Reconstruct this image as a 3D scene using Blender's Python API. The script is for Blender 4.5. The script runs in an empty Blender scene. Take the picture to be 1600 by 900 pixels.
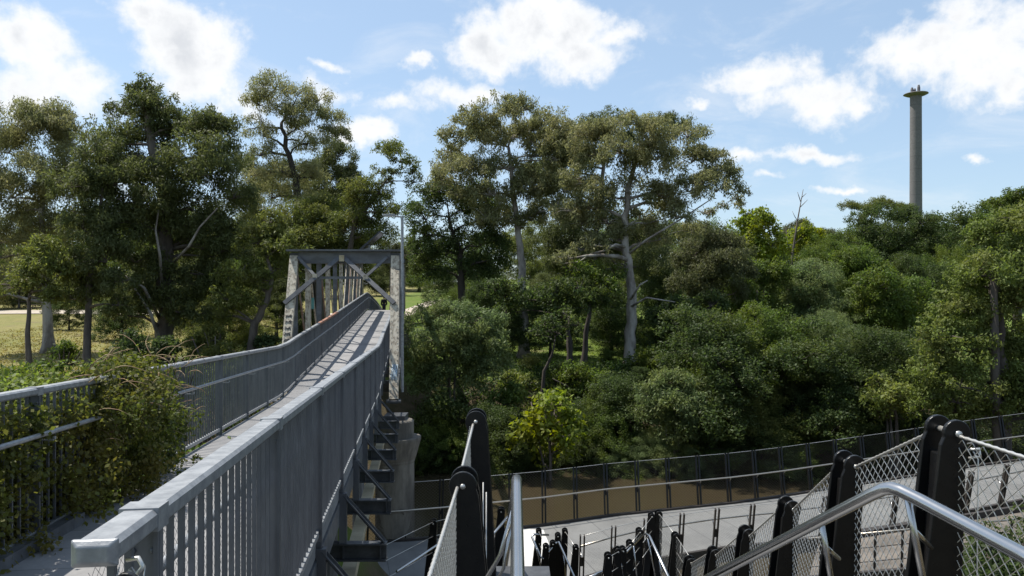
import bpy, math, random
import numpy as np
R = math.radians
# ------------------------------------------------------------------ camera, sky, sun, exposure
scn = bpy.context.scene
COL = scn.collection
F = 1200.0; CX = 800.0; HZ = 465.0          # focal length and horizon measured on the 1600 px wide photograph
cam_d = bpy.data.cameras.new('camera'); cam = bpy.data.objects.new('camera', cam_d); COL.objects.link(cam)
cam_d.sensor_width = 36.0; cam_d.lens = 36.0*F/1600.0
cam_d.shift_y = (HZ-450.0)/1600.0
cam_d.clip_start = 0.05; cam_d.clip_end = 8000
cam.location = (0, 0, 0); cam.rotation_euler = (R(90), 0, 0)
scn.camera = cam

SUN = np.array([-0.47, 0.22, 1.0]); SUN /= np.linalg.norm(SUN)
sun_el = math.asin(SUN[2]); sun_az = math.atan2(SUN[0], SUN[1])
sd = bpy.data.lights.new('sun', 'SUN'); sd.energy = 4.8; sd.angle = R(0.5); sd.color = (1.0, 0.95, 0.86)
so = bpy.data.objects.new('sun', sd); COL.objects.link(so)
from mathutils import Vector, Matrix
so.rotation_euler = Vector(SUN).to_track_quat('Z', 'Y').to_euler()
so.location = (-20, 10, 40)

scn.view_settings.view_transform = 'Standard'; scn.view_settings.look = 'None'
scn.view_settings.exposure = 0.6; scn.view_settings.gamma = 1.0; scn.view_settings.use_curve_mapping = False
scn.render.engine = 'CYCLES'
cy = scn.cycles
cy.max_bounces = 6; cy.diffuse_bounces = 3; cy.glossy_bounces = 3; cy.transmission_bounces = 4; cy.transparent_max_bounces = 6
cy.caustics_reflective = False; cy.caustics_refractive = False
cy.sample_clamp_indirect = 6.0
cy.use_denoising = True
try:
    cy.denoiser = 'OPENIMAGEDENOISE'; cy.denoising_input_passes = 'RGB_ALBEDO_NORMAL'; cy.denoising_prefilter = 'ACCURATE'
except Exception: pass

class NT:
    def __init__(s, tree): s.t = tree; s.n = tree.nodes; s.l = tree.links
    def add(s, typ, **kw):
        n = s.n.new(typ)
        for k, v in kw.items(): setattr(n, k, v)
        return n
    def put(s, sock, v):
        if isinstance(v, bpy.types.NodeSocket): s.l.new(v, sock)
        elif v is not None: sock.default_value = v
    def math(s, op, a, b=None, c=None, clamp=False):
        n = s.add('ShaderNodeMath', operation=op, use_clamp=clamp)
        for i, v in enumerate((a, b, c)):
            if v is not None: s.put(n.inputs[i], v)
        return n.outputs[0]
    def vec(s, op, a, b=None, c=None, out=0):
        n = s.add('ShaderNodeVectorMath', operation=op)
        for i, v in enumerate((a, b, c)):
            if v is not None: s.put(n.inputs[i], v)
        return n.outputs[out]
    def mix(s, f, a, b):
        n = s.add('ShaderNodeMix', data_type='RGBA')
        s.put(n.inputs[0], f); s.put(n.inputs[6], a); s.put(n.inputs[7], b)
        return n.outputs[2]
    def noise(s, vec, scale, detail=4, rough=0.55, dist=0.0):
        n = s.add('ShaderNodeTexNoise'); n.inputs['Scale'].default_value = scale
        n.inputs['Detail'].default_value = detail; n.inputs['Roughness'].default_value = rough
        n.inputs['Distortion'].default_value = dist
        if vec is not None: s.l.new(vec, n.inputs['Vector'])
        return n.outputs[0]
    def ramp(s, f, lo, hi, a=0.0, b=1.0, smooth=True):
        n = s.add('ShaderNodeMapRange', interpolation_type='SMOOTHSTEP' if smooth else 'LINEAR')
        s.put(n.inputs[0], f); n.inputs[1].default_value = lo; n.inputs[2].default_value = hi
        n.inputs[3].default_value = a; n.inputs[4].default_value = b
        return n.outputs[0]

def px_ang(px, py):
    d = np.array([(px-CX)/F, 1.0, (HZ-py)/F]); d /= np.linalg.norm(d)
    return math.atan2(d[0], d[1]), math.asin(d[2])

def build_world():
    w = bpy.data.worlds.new('World'); scn.world = w; w.use_nodes = True
    w.node_tree.nodes.clear(); t = NT(w.node_tree)
    out = t.add('ShaderNodeOutputWorld'); bg = t.add('ShaderNodeBackground'); t.l.new(bg.outputs[0], out.inputs[0])
    bg.inputs[1].default_value = 0.102
    sky = t.add('ShaderNodeTexSky', sky_type='NISHITA'); sky.sun_disc = False
    sky.sun_elevation = sun_el; sky.sun_rotation = sun_az; sky.altitude = 20; sky.air_density = 1.0; sky.dust_density = 0.9; sky.ozone_density = 1.3
    tc = t.add('ShaderNodeTexCoord'); sep = t.add('ShaderNodeSeparateXYZ'); t.l.new(tc.outputs['Generated'], sep.inputs[0])
    u = t.math('ARCTAN2', sep.outputs[0], sep.outputs[1]); v = t.math('ARCSINE', sep.outputs[2])
    cmb = t.add('ShaderNodeCombineXYZ'); t.l.new(u, cmb.inputs[0]); t.l.new(v, cmb.inputs[1]); uv = cmb.outputs[0]
    # warp a little so that the edges billow
    n1 = t.add('ShaderNodeTexNoise'); n1.inputs['Scale'].default_value = 11; n1.inputs['Detail'].default_value = 5; n1.inputs['Roughness'].default_value = .6
    t.l.new(uv, n1.inputs['Vector'])
    wv = t.vec('SUBTRACT', n1.outputs[1], (0.5, 0.5, 0.5))
    wv = t.vec('MULTIPLY', wv, (0.10, 0.07, 0))
    uvw = t.vec('ADD', uv, wv)
    # cumulus seen over the park: centre and size of each bank, as angles
    banks = [(760, 75, 75, 40, 1), (850, 50, 130, 55, 1.15), (900, 85, 90, 38, 1), (660, 90, 32, 16, .75), (965, 50, 60, 22, .7),
             (300, 60, 105, 75, 1.1), (240, 15, 90, 40, .95), (310, 125, 90, 45, .75), (30, 60, 85, 55, .9), (110, 130, 120, 55, .75), (30, 150, 110, 60, .8), (370, 160, 90, 40, .55),
             (570, 200, 62, 28, .9), (515, 140, 50, 25, .6), (720, 140, 90, 28, .72), (620, 155, 80, 20, .55), (510, 100, 36, 10, .55),
             (1190, 120, 110, 38, .85), (1270, 150, 130, 42, .9), (1330, 165, 70, 24, .8), (1440, 80, 110, 50, .9), (1540, 80, 120, 70, .95), (1500, 25, 80, 40, .75), (1590, 130, 60, 40, .7),
             (1095, 168, 36, 13, .6), (1260, 238, 85, 14, .8), (1165, 250, 60, 13, .5), (1310, 296, 42, 9, .65), (1195, 280, 32, 9, .5), (1530, 243, 24, 9, .55), (1150, 75, 30, 8, .3),
             (-200, 120, 180, 90, .8), (1900, 150, 160, 70, .8), (1000, -150, 200, 60, .8), (300, -220, 240, 70, .9)]
    acc = None
    for (px, py, rx, ry, k) in banks:
        u0, v0 = px_ang(px, py); a = 1.2*rx/F*math.cos(u0)**2; b = 1.25*ry/F*math.cos(u0)
        d = t.vec('MULTIPLY_ADD', uvw, (1/a, 1/b, 0), (-u0/a, -v0/b, 0))
        ln = t.vec('LENGTH', d, out=1)
        m = t.math('MULTIPLY_ADD', ln, -k, k)
        acc = m if acc is None else t.math('SMOOTH_MAX', acc, m, 0.12)
    n2 = t.noise(uv, 16, 8, .62, .3); n3 = t.noise(uv, 60, 5, .6)
    s_ = t.math('MULTIPLY_ADD', n2, 1.05, -0.63)
    s_ = t.math('ADD', s_, t.math('MULTIPLY_ADD', n3, 0.42, -0.21))
    dens = t.math('ADD', acc, s_)
    mask = t.ramp(dens, -0.02, 0.50)
    wisp = t.math('MULTIPLY', t.ramp(t.noise(t.vec('MULTIPLY', uv, (1, 2.6, 1)), 5, 7, .62, .6), .47, .75), .38)
    mask = t.math('MAXIMUM', mask, wisp)
    mask = t.math('MULTIPLY', mask, 0.97)
    thick = t.ramp(dens, 0.25, 1.0)
    n4 = t.noise(t.vec('ADD', uv, (0.02, -0.015, 0)), 22, 5, .6)
    shade = t.math('MULTIPLY', thick, t.ramp(n4, 0.35, 0.68, 0.0, 1.0))
    ccol = t.mix(shade, (6.7, 6.75, 6.8, 1), (4.9, 5.05, 5.3, 1))
    up = t.ramp(v, -0.02, 0.03)
    mask = t.math('MULTIPLY', mask, up)
    skyc = t.mix(0.38, sky.outputs[0], (4.0, 5.4, 6.9, 1))        # thin high veil between the clouds
    col = t.mix(mask, skyc, ccol)
    t.l.new(col, bg.inputs[0])
    w.cycles.sampling_method = 'MANUAL'; w.cycles.sample_map_resolution = 512
build_world()

# ------------------------------------------------------------------ helpers
def P(px, py, Y): return np.array([(px-CX)/F*Y, Y, (HZ-py)/F*Y])
def lerp(a, b, t): return a+(b-a)*t
def V(*a): return np.array(a, float)
def nrm(v):
    v = np.asarray(v, float); n = np.linalg.norm(v); return v/(n if n > 1e-12 else 1)

class MB:
    """collects shapes; build() links them as one mesh object"""
    def __init__(s): s.v = []; s.f = []; s.n = 0; s.smooth = []
    def raw(s, v, f, smooth=False):
        v = np.asarray(v, float); s.v.append(v); n0 = s.n
        for q in f: s.f.append(tuple(int(i)+n0 for i in q)); s.smooth.append(smooth)
        s.n += len(v); return s
    def bar(s, a, b, w, h, up=(0, 0, 1)):
        a = V(*a); b = V(*b); d = nrm(b-a); up = V(*up)
        if abs(np.dot(d, up)) > .99: up = V(0, 1, 0) if abs(d[1]) < .9 else V(1, 0, 0)
        x = nrm(np.cross(d, up)); z = np.cross(x, d)
        v = [p+x*sx*w/2+z*sz*h/2 for p in (a, b) for sx, sz in ((-1, -1), (1, -1), (1, 1), (-1, 1))]
        return s.raw(v, [(3, 2, 1, 0), (4, 5, 6, 7), (0, 1, 5, 4), (1, 2, 6, 5), (2, 3, 7, 6), (3, 0, 4, 7)])
    def box(s, c, size, rz=0):
        cx, sx = math.cos(rz), math.sin(rz); c = V(*c); v = []
        for z in (-1, 1):
            for x, y in ((-1, -1), (1, -1), (1, 1), (-1, 1)):
                X, Y = x*size[0]/2, y*size[1]/2; v.append(c+V(X*cx-Y*sx, X*sx+Y*cx, z*size[2]/2))
        return s.raw(v, [(3, 2, 1, 0), (4, 5, 6, 7), (0, 1, 5, 4), (1, 2, 6, 5), (2, 3, 7, 6), (3, 0, 4, 7)])
    def sweep(s, prof, pts, side=None, up=(0, 0, 1), cap=True, smooth=False, close=True):
        pts = [V(*p) for p in pts]; k = len(prof); up = V(*up); v = []
        for i, p in enumerate(pts):
            d = nrm(pts[min(i+1, len(pts)-1)]-pts[max(i-1, 0)])
            x = nrm(np.cross(d, up)) if side is None else V(*side)
            z = up if side is not None or abs(d[2]) < .3 else nrm(np.cross(x, d))
            for (a, b) in prof: v.append(p+x*a+z*b)
        f = []
        for i in range(len(pts)-1):
            for j in range(k if close else k-1):
                j2 = (j+1) % k; f.append((i*k+j, i*k+j2, (i+1)*k+j2, (i+1)*k+j))
        if cap: f.append(tuple(reversed(range(k)))); f.append(tuple(range((len(pts)-1)*k, len(pts)*k)))
        return s.raw(v, f, smooth)
    def tube(s, pts, r, n=8, cap=True):
        pts = [V(*p) for p in pts]; m = len(pts); rr = [r]*m if np.isscalar(r) else r
        ref = V(0, 0, 1); v = np.empty((m*n, 3)); ang = np.arange(n)*2*math.pi/n; x = None
        for i, p in enumerate(pts):
            d = nrm(pts[min(i+1, m-1)]-pts[max(i-1, 0)])
            if x is None:
                x = nrm(np.cross(d, ref if abs(d[2]) < .9 else V(1, 0, 0)))
            else: x = nrm(x-d*np.dot(x, d))
            y = np.cross(d, x)
            v[i*n:(i+1)*n] = p+rr[i]*(np.cos(ang)[:, None]*x+np.sin(ang)[:, None]*y)
        f = [(i*n+j, i*n+(j+1) % n, (i+1)*n+(j+1) % n, (i+1)*n+j) for i in range(m-1) for j in range(n)]
        if cap: f.append(tuple(reversed(range(n)))); f.append(tuple(range((m-1)*n, m*n)))
        return s.raw(v, f, True)
    def lathe(s, prof, c, n=24):
        c = V(*c); v = []; m = len(prof)
        for (r, z) in prof:
            for j in range(n): a = j*2*math.pi/n; v.append(c+V(r*math.cos(a), r*math.sin(a), z))
        f = [(i*n+j, i*n+(j+1) % n, (i+1)*n+(j+1) % n, (i+1)*n+j) for i in range(m-1) for j in range(n)]
        f.append(tuple(reversed(range(n)))); f.append(tuple(range((m-1)*n, m*n)))
        return s.raw(v, f, False)
    def prism(s, poly, axis_u, axis_v, axis_n, c, th):
        c = V(*c); u = V(*axis_u); vv = V(*axis_v); nn = V(*axis_n); k = len(poly); v = []
        for sg in (-.5, .5):
            for (a, b) in poly: v.append(c+u*a+vv*b+nn*sg*th)
        f = [tuple(reversed(range(k))), tuple(range(k, 2*k))]+[(j, (j+1) % k, k+(j+1) % k, k+j) for j in range(k)]
        return s.raw(v, f)
    def sphere(s, c, r, n=12, m=8, squash=(1, 1, 1)):
        prof = []; c = V(*c); v = []
        for i in range(m+1):
            th = math.pi*i/m
            for j in range(n): a = j*2*math.pi/n; v.append(c+V(r*squash[0]*math.sin(th)*math.cos(a), r*squash[1]*math.sin(th)*math.sin(a), r*squash[2]*math.cos(th)))
        f = [(i*n+j, (i+1)*n+j, (i+1)*n+(j+1) % n, i*n+(j+1) % n) for i in range(m) for j in range(n)]
        return s.raw(v, f, True)
    def mesh(s, name, origin=(0, 0, 0)):
        me = bpy.data.meshes.new(name); v = np.concatenate(s.v)-np.asarray(origin, float)
        me.from_pydata(v.tolist(), [], s.f); me.polygons.foreach_set('use_smooth', np.array(s.smooth, bool)); me.update(); return me
    def build(s, name, mat, parent=None, bevel=0):
        o = link(name, s.mesh(name, worig(parent)), mat, parent)
        if bevel:
            b = o.modifiers.new('bevel', 'BEVEL'); b.width = bevel; b.segments = 2; b.limit_method = 'ANGLE'
        return o

def worig(p):
    o = np.zeros(3)
    while p is not None: o = o+np.array(p.location); p = p.parent
    return o
def link(name, me, mat, parent=None):
    o = bpy.data.objects.new(name, me); COL.objects.link(o)
    if mat is not None and len(me.materials) == 0: me.materials.append(mat)
    if parent is not None: o.parent = parent
    return o
def tag(o, label=None, cat=None, group=None, kind=None):
    if label: o['label'] = label
    if cat: o['category'] = cat
    if group: o['group'] = group
    if kind: o['kind'] = kind
    return o
def thing(name, loc, label, cat, group=None):
    o = bpy.data.objects.new(name, None); COL.objects.link(o); o.location = tuple(float(x) for x in loc); o.empty_display_size = .3
    return tag(o, label, cat, group)
def inst(src, parent, loc):
    c = src.copy(); COL.objects.link(c); c.parent = parent
    c.location = tuple(np.asarray(loc, float)-worig(parent)); return c
def copy_tree(o, parent=None):
    c = o.copy(); COL.objects.link(c); c.parent = parent
    for ch in list(o.children): copy_tree(ch, c)
    return c
def quads_mesh(name, v, mat):
    """v: (N,4,3)"""
    n = len(v); me = bpy.data.meshes.new(name)
    me.vertices.add(n*4); me.loops.add(n*4); me.polygons.add(n)
    me.vertices.foreach_set('co', v.reshape(-1).astype(np.float32))
    me.loops.foreach_set('vertex_index', np.arange(n*4, dtype=np.int32))
    me.polygons.foreach_set('loop_start', np.arange(0, n*4, 4, dtype=np.int32))
    me.update(); me.validate(); me.materials.append(mat); return me

# ------------------------------------------------------------------ materials
MATS = {}
def pmat(name, col, rough=.6, metal=0., var=.25, scale=6., col2=None, bump=0., bscale=40., spec=.5, stretch=(1, 1, 1), coat=0, thr=(.35, .65)):
    m = bpy.data.materials.new(name); m.use_nodes = True; t = NT(m.node_tree)
    b = t.n['Principled BSDF']; b.inputs['Roughness'].default_value = rough; b.inputs['Metallic'].default_value = metal
    b.inputs['Specular IOR Level'].default_value = spec
    if coat: b.inputs['Coat Weight'].default_value = coat
    tc = t.add('ShaderNodeTexCoord'); geo = t.add('ShaderNodeNewGeometry')
    vec = t.vec('MULTIPLY', geo.outputs['Position'], stretch)
    n = t.noise(vec, scale, 6, .62)
    c2 = col2 if col2 else tuple(c*(1-var) for c in col)
    c = t.mix(t.ramp(n, *thr), (*col, 1), (*c2, 1))
    n2 = t.noise(vec, scale*7, 3)
    c = t.mix(t.ramp(n2, .3, .8, 0, .35 if metal < .9 else .1), c, tuple(x*(.6 if metal < .9 else .9) for x in col)+(1,))
    t.l.new(c, b.inputs['Base Color'])
    t.l.new(t.ramp(n2, .2, .8, max(.05, rough-(.04 if metal < .9 else .01)), min(1, rough+(.06 if metal < .9 else .01))), b.inputs['Roughness'])
    if bump:
        bm = t.add('ShaderNodeBump'); bm.inputs['Strength'].default_value = bump; bm.inputs['Distance'].default_value = .02
        t.l.new(t.noise(vec, bscale, 5), bm.inputs['Height']); t.l.new(bm.outputs[0], b.inputs['Normal'])
    MATS[name] = m; return m

galv = pmat('galvanised_steel', (.36, .37, .38), .46, .45, col2=(.21, .22, .235), scale=13, bump=.1, thr=(.3, .72))
galv_post = pmat('dull_galvanised_steel', (.165, .172, .185), .48, .4, col2=(.10, .106, .118), thr=(.3, .7), scale=5, stretch=(1, 1, .3))
rusty_rail = pmat('orange_rail_paint', (.33, .135, .075), .6, .2, col2=(.25, .17, .13), scale=9)
black = pmat('black_powder_coat', (.006, .006, .0065), .3, 0, col2=(.010, .0095, .009), scale=14, spec=.3)
dark_steel = pmat('dark_brown_steel', (.045, .036, .03), .55, .2, col2=(.028, .024, .022), scale=8)
mid_steel = pmat('grey_steel', (.10, .105, .112), .5, .4, col2=(.06, .063, .07), scale=6)
stainless = pmat('stainless_steel', (.50, .49, .48), .25, 1., var=.10, scale=4, thr=(.2, .9))
brass = pmat('pale_bronze_handrail', (.48, .43, .36), .34, .9, var=.15, scale=20)
wire = pmat('stainless_wire', (.66, .64, .60), .38, .75, var=.15, scale=30)
wire_dark = pmat('dull_wire', (.075, .068, .06), .5, .6, var=.2, scale=30)
concrete = pmat('pier_concrete', (.19, .17, .14), .85, 0, col2=(.075, .067, .056), scale=2.2, bump=.3, bscale=18, stretch=(1, 1, .35))
pale_conc = pmat('pale_concrete', (.55, .54, .51), .85, 0, var=.18, scale=3, bump=.2)
paint_old = pmat('weathered_white_paint', (.48, .43, .34), .72, 0, col2=(.19, .155, .115), scale=11, bump=.35, bscale=30, stretch=(1, 1, .5), thr=(.42, .64))
paint_grey = pmat('weathered_grey_paint', (.13, .135, .145), .65, .1, col2=(.075, .075, .078), scale=4, stretch=(.4, 1, 1))
paint_red = pmat('faded_brown_paint', (.19, .10, .065), .7, 0, col2=(.25, .2, .16), scale=5)
timber = pmat('pale_timber', (.42, .36, .24), .8, 0, col2=(.30, .25, .16), scale=5)
chim = None
bark_pale = pmat('pale_gum_bark', (.36, .33, .29), .85, 0, col2=(.13, .105, .085), scale=1.6, bump=.3, bscale=12, stretch=(1, 1, .35))
bark_dark = pmat('dark_bark', (.06, .048, .038), .9, 0, col2=(.035, .028, .024), scale=3, bump=.4, bscale=14, stretch=(1, 1, .3))
bark_mid = pmat('grey_brown_bark', (.15, .125, .10), .9, 0, col2=(.07, .055, .045), scale=2, bump=.4, bscale=14, stretch=(1, 1, .3))
twigm = pmat('dry_tendril', (.30, .23, .12), .8, 0, col2=(.22, .12, .07), scale=8)
rockm = pmat('grey_rock', (.14, .13, .12), .9, 0, var=.5, scale=3, bump=.5, bscale=8)
skin_m = pmat('skin', (.45, .27, .19), .5, 0, var=.08, scale=20)
cloth_dark = pmat('black_cloth', (.014, .014, .017), .85, 0, var=.3, scale=30)
cloth_navy = pmat('dark_jeans', (.02, .024, .04), .85, 0, var=.3, scale=30)
hair_m = pmat('dark_hair', (.02, .014, .01), .6, 0, var=.3, scale=40)
teal = pmat('teal_sign', (.10, .32, .32), .5, 0, var=.2, scale=6)
solar = pmat('solar_cells', (.012, .013, .02), .2, .2, var=.3, scale=10)
lampglass = pmat('lamp_lens', (.6, .62, .62), .2, 0, var=.1)

def boards(name, c1, c2, period, across):
    """boarded or jointed deck: joints along a world direction"""
    m = bpy.data.materials.new(name); m.use_nodes = True; t = NT(m.node_tree); b = t.n['Principled BSDF']
    geo = t.add('ShaderNodeNewGeometry'); pos = geo.outputs['Position']
    d = t.vec('DOT_PRODUCT', pos, across, out=1)
    fr = t.math('FRACT', t.math('DIVIDE', d, period))
    joint = t.math('MULTIPLY', t.ramp(fr, 0, .03, 1, 0), 1)
    idx = t.math('FLOOR', t.math('DIVIDE', d, period))
    wn = t.add('ShaderNodeTexWhiteNoise', noise_dimensions='1D'); t.l.new(idx, wn.inputs['W'])
    n = t.noise(pos, 1.3, 6, .65); n2 = t.noise(pos, 25, 3)
    c = t.mix(t.ramp(n, .35, .7), (*c1, 1), (*c2, 1))
    c = t.mix(t.math('MULTIPLY', wn.outputs[0], .25), c, (*[x*.55 for x in c1], 1))
    c = t.mix(t.ramp(n2, .3, .8, 0, .3), c, (*[x*.6 for x in c1], 1))
    c = t.mix(t.ramp(t.noise(pos, .45, 5, .7), .5, .75, 0, .45), c, (*[x*.45 for x in c1], 1))
    c = t.mix(t.math('MULTIPLY', joint, .75), c, (.03, .03, .03, 1))
    t.l.new(c, b.inputs['Base Color']); b.inputs['Roughness'].default_value = .8
    bm = t.add('ShaderNodeBump'); bm.inputs['Strength'].default_value = .15; t.l.new(n2, bm.inputs['Height']); t.l.new(bm.outputs[0], b.inputs['Normal'])
    return m
ALONG = nrm(V(-.1333, 1, 0)); LAT = V(ALONG[1], -ALONG[0], 0)      # along the bridge, and to its right
chim = boards('chimney_concrete', (.165, .156, .160), (.128, .121, .125), 5.5, (0, 0, 1))
duct_mat = boards('pale_timber_boards', (.42, .36, .24), (.30, .25, .16), .28, tuple(ALONG))
deck_mat = boards('bridge_deck_boards', (.25, .245, .245), (.18, .18, .185), .6, tuple(ALONG))
walk_mat = boards('walkway_decking', (.165, .165, .16), (.125, .125, .123), 1.2, (.97, .22, 0))

def leafmat(name, col, var=.5, yel=.25, trans=.42, col2=None):
    col = tuple(min(.2, c*1.32) for c in col); col2 = col2 and tuple(c*1.2 for c in col2)
    m = bpy.data.materials.new(name); m.use_nodes = True; t = NT(m.node_tree); t.n.clear()
    out = t.add('ShaderNodeOutputMaterial'); geo = t.add('ShaderNodeNewGeometry'); rnd = geo.outputs['Random Per Island']
    oi = t.add('ShaderNodeObjectInfo')
    n = t.noise(geo.outputs['Position'], .55, 3)
    hi = tuple(min(1, c*(1+var)) for c in col); lo = tuple(c*(1-var) for c in col)
    c = t.mix(rnd, (*lo, 1), (*hi, 1))
    y = col2 if col2 else (col[0]*1.7, col[1]*1.25, col[2]*.8)
    c = t.mix(t.math('MULTIPLY', t.ramp(n, .4, .68), yel*2), c, (*y, 1))
    c = t.mix(t.math('MULTIPLY', oi.outputs['Random'], .25), c, (*[x*.6 for x in col], 1))
    b = t.add('ShaderNodeBsdfPrincipled'); t.l.new(c, b.inputs['Base Color']); b.inputs['Roughness'].default_value = .58; b.inputs['Specular IOR Level'].default_value = .22
    tr = t.add('ShaderNodeBsdfTranslucent'); t.l.new(t.mix(1.0, c, c), tr.inputs['Color'])
    hs = t.add('ShaderNodeHueSaturation'); hs.inputs['Value'].default_value = 1.6; hs.inputs['Saturation'].default_value = 1.15
    t.l.new(c, hs.inputs['Color']); t.l.new(hs.outputs[0], tr.inputs['Color'])
    ms = t.add('ShaderNodeMixShader'); ms.inputs[0].default_value = trans
    t.l.new(b.outputs[0], ms.inputs[1]); t.l.new(tr.outputs[0], ms.inputs[2]); t.l.new(ms.outputs[0], out.inputs[0])
    return m
KIND = {
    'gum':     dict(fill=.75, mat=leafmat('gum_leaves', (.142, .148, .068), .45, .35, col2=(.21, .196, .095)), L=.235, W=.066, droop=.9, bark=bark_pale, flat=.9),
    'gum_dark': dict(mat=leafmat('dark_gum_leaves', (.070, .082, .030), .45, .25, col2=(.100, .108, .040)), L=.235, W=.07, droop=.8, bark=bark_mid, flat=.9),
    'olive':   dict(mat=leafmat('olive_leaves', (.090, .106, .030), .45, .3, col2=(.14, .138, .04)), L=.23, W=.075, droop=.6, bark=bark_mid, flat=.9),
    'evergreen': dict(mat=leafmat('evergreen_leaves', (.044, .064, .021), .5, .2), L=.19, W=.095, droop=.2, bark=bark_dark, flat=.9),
    'green':   dict(mat=leafmat('green_leaves', (.066, .096, .023), .5, .25), L=.20, W=.09, droop=.3, bark=bark_dark, flat=.9),
    'bright':  dict(mat=leafmat('bright_leaves', (.12, .165, .025), .4, .3, .42), L=.30, W=.17, droop=.2, bark=bark_mid, flat=.9),
    'sage':    dict(mat=leafmat('sage_leaves', (.092, .122, .050), .45, .2), L=.20, W=.06, droop=.4, bark=bark_mid, flat=.9),
    'lime':    dict(mat=leafmat('yellow_green_leaves', (.100, .128, .034), .5, .3, .40, col2=(.16, .16, .045)), L=.22, W=.105, droop=.4, bark=bark_mid, flat=.9),
    'brown':   dict(mat=leafmat('brownish_leaves', (.066, .074, .033), .45, .25, col2=(.098, .098, .044)), L=.22, W=.07, droop=.7, bark=bark_mid, flat=.9),
}

# ------------------------------------------------------------------ the ground and the river
def zdeck(Y):
    return np.interp(Y, [-5, 0, 19.7, 21.2, 23.6, 33, 58, 60.5, 63, 78, 94, 110], [-1.80, -1.97, -2.63, -2.62, -2.51, -2.16, -1.06, -.98, -1.02, -1.75, -2.8, -2.9])
WATER = -9.0
def sst(x, a, b): t = np.clip((x-a)/(b-a), 0, 1); return t*t*(3-2*t)
def ground(X, Y):
    X = np.asarray(X, float); Y = np.asarray(Y, float)
    near_e = 20.5+1.5*np.sin(X*.11)+sst(X, 5, 30)*5
    far_e = 39.6+1.2*np.sin(X*.17+1)-sst(-X, 2, 25)*5+sst(X, 14, 40)*2
    left = 1-sst(X, -4.6, -1.2)
    zn = lerp(-7.6, -2.75, left)+.15*np.sin(X*.7+Y*.3)
    zn = lerp(zn, -10.2, sst(Y, near_e-lerp(2.5, 7, left), near_e+1))
    zf = np.interp(Y, [40, 48, 58, 75, 100, 150, 300, 900, 3000], [-5.2, -4.7, -4.3, -3.4, -2.3, .3, 5, 14, 30])
    zf = zf+.25*np.sin(X*.09+.5)*np.sin(Y*.08)+sst(X, -14, -6)*(1-sst(X, 8, 40))*sst(Y, 60, 115)*2.2
    zf = lerp(-10.2, zf, sst(Y, far_e-1, far_e+8))
    # embankment carrying the path off the far end of the bridge
    em = np.exp(-((X+3.0+.1333*Y+.9)/4.0)**2)*sst(Y, 60, 82)
    zf = lerp(zf, np.maximum(zf, zdeck(Y)-.18), em)
    return np.where(Y < 30, zn, zf)

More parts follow.
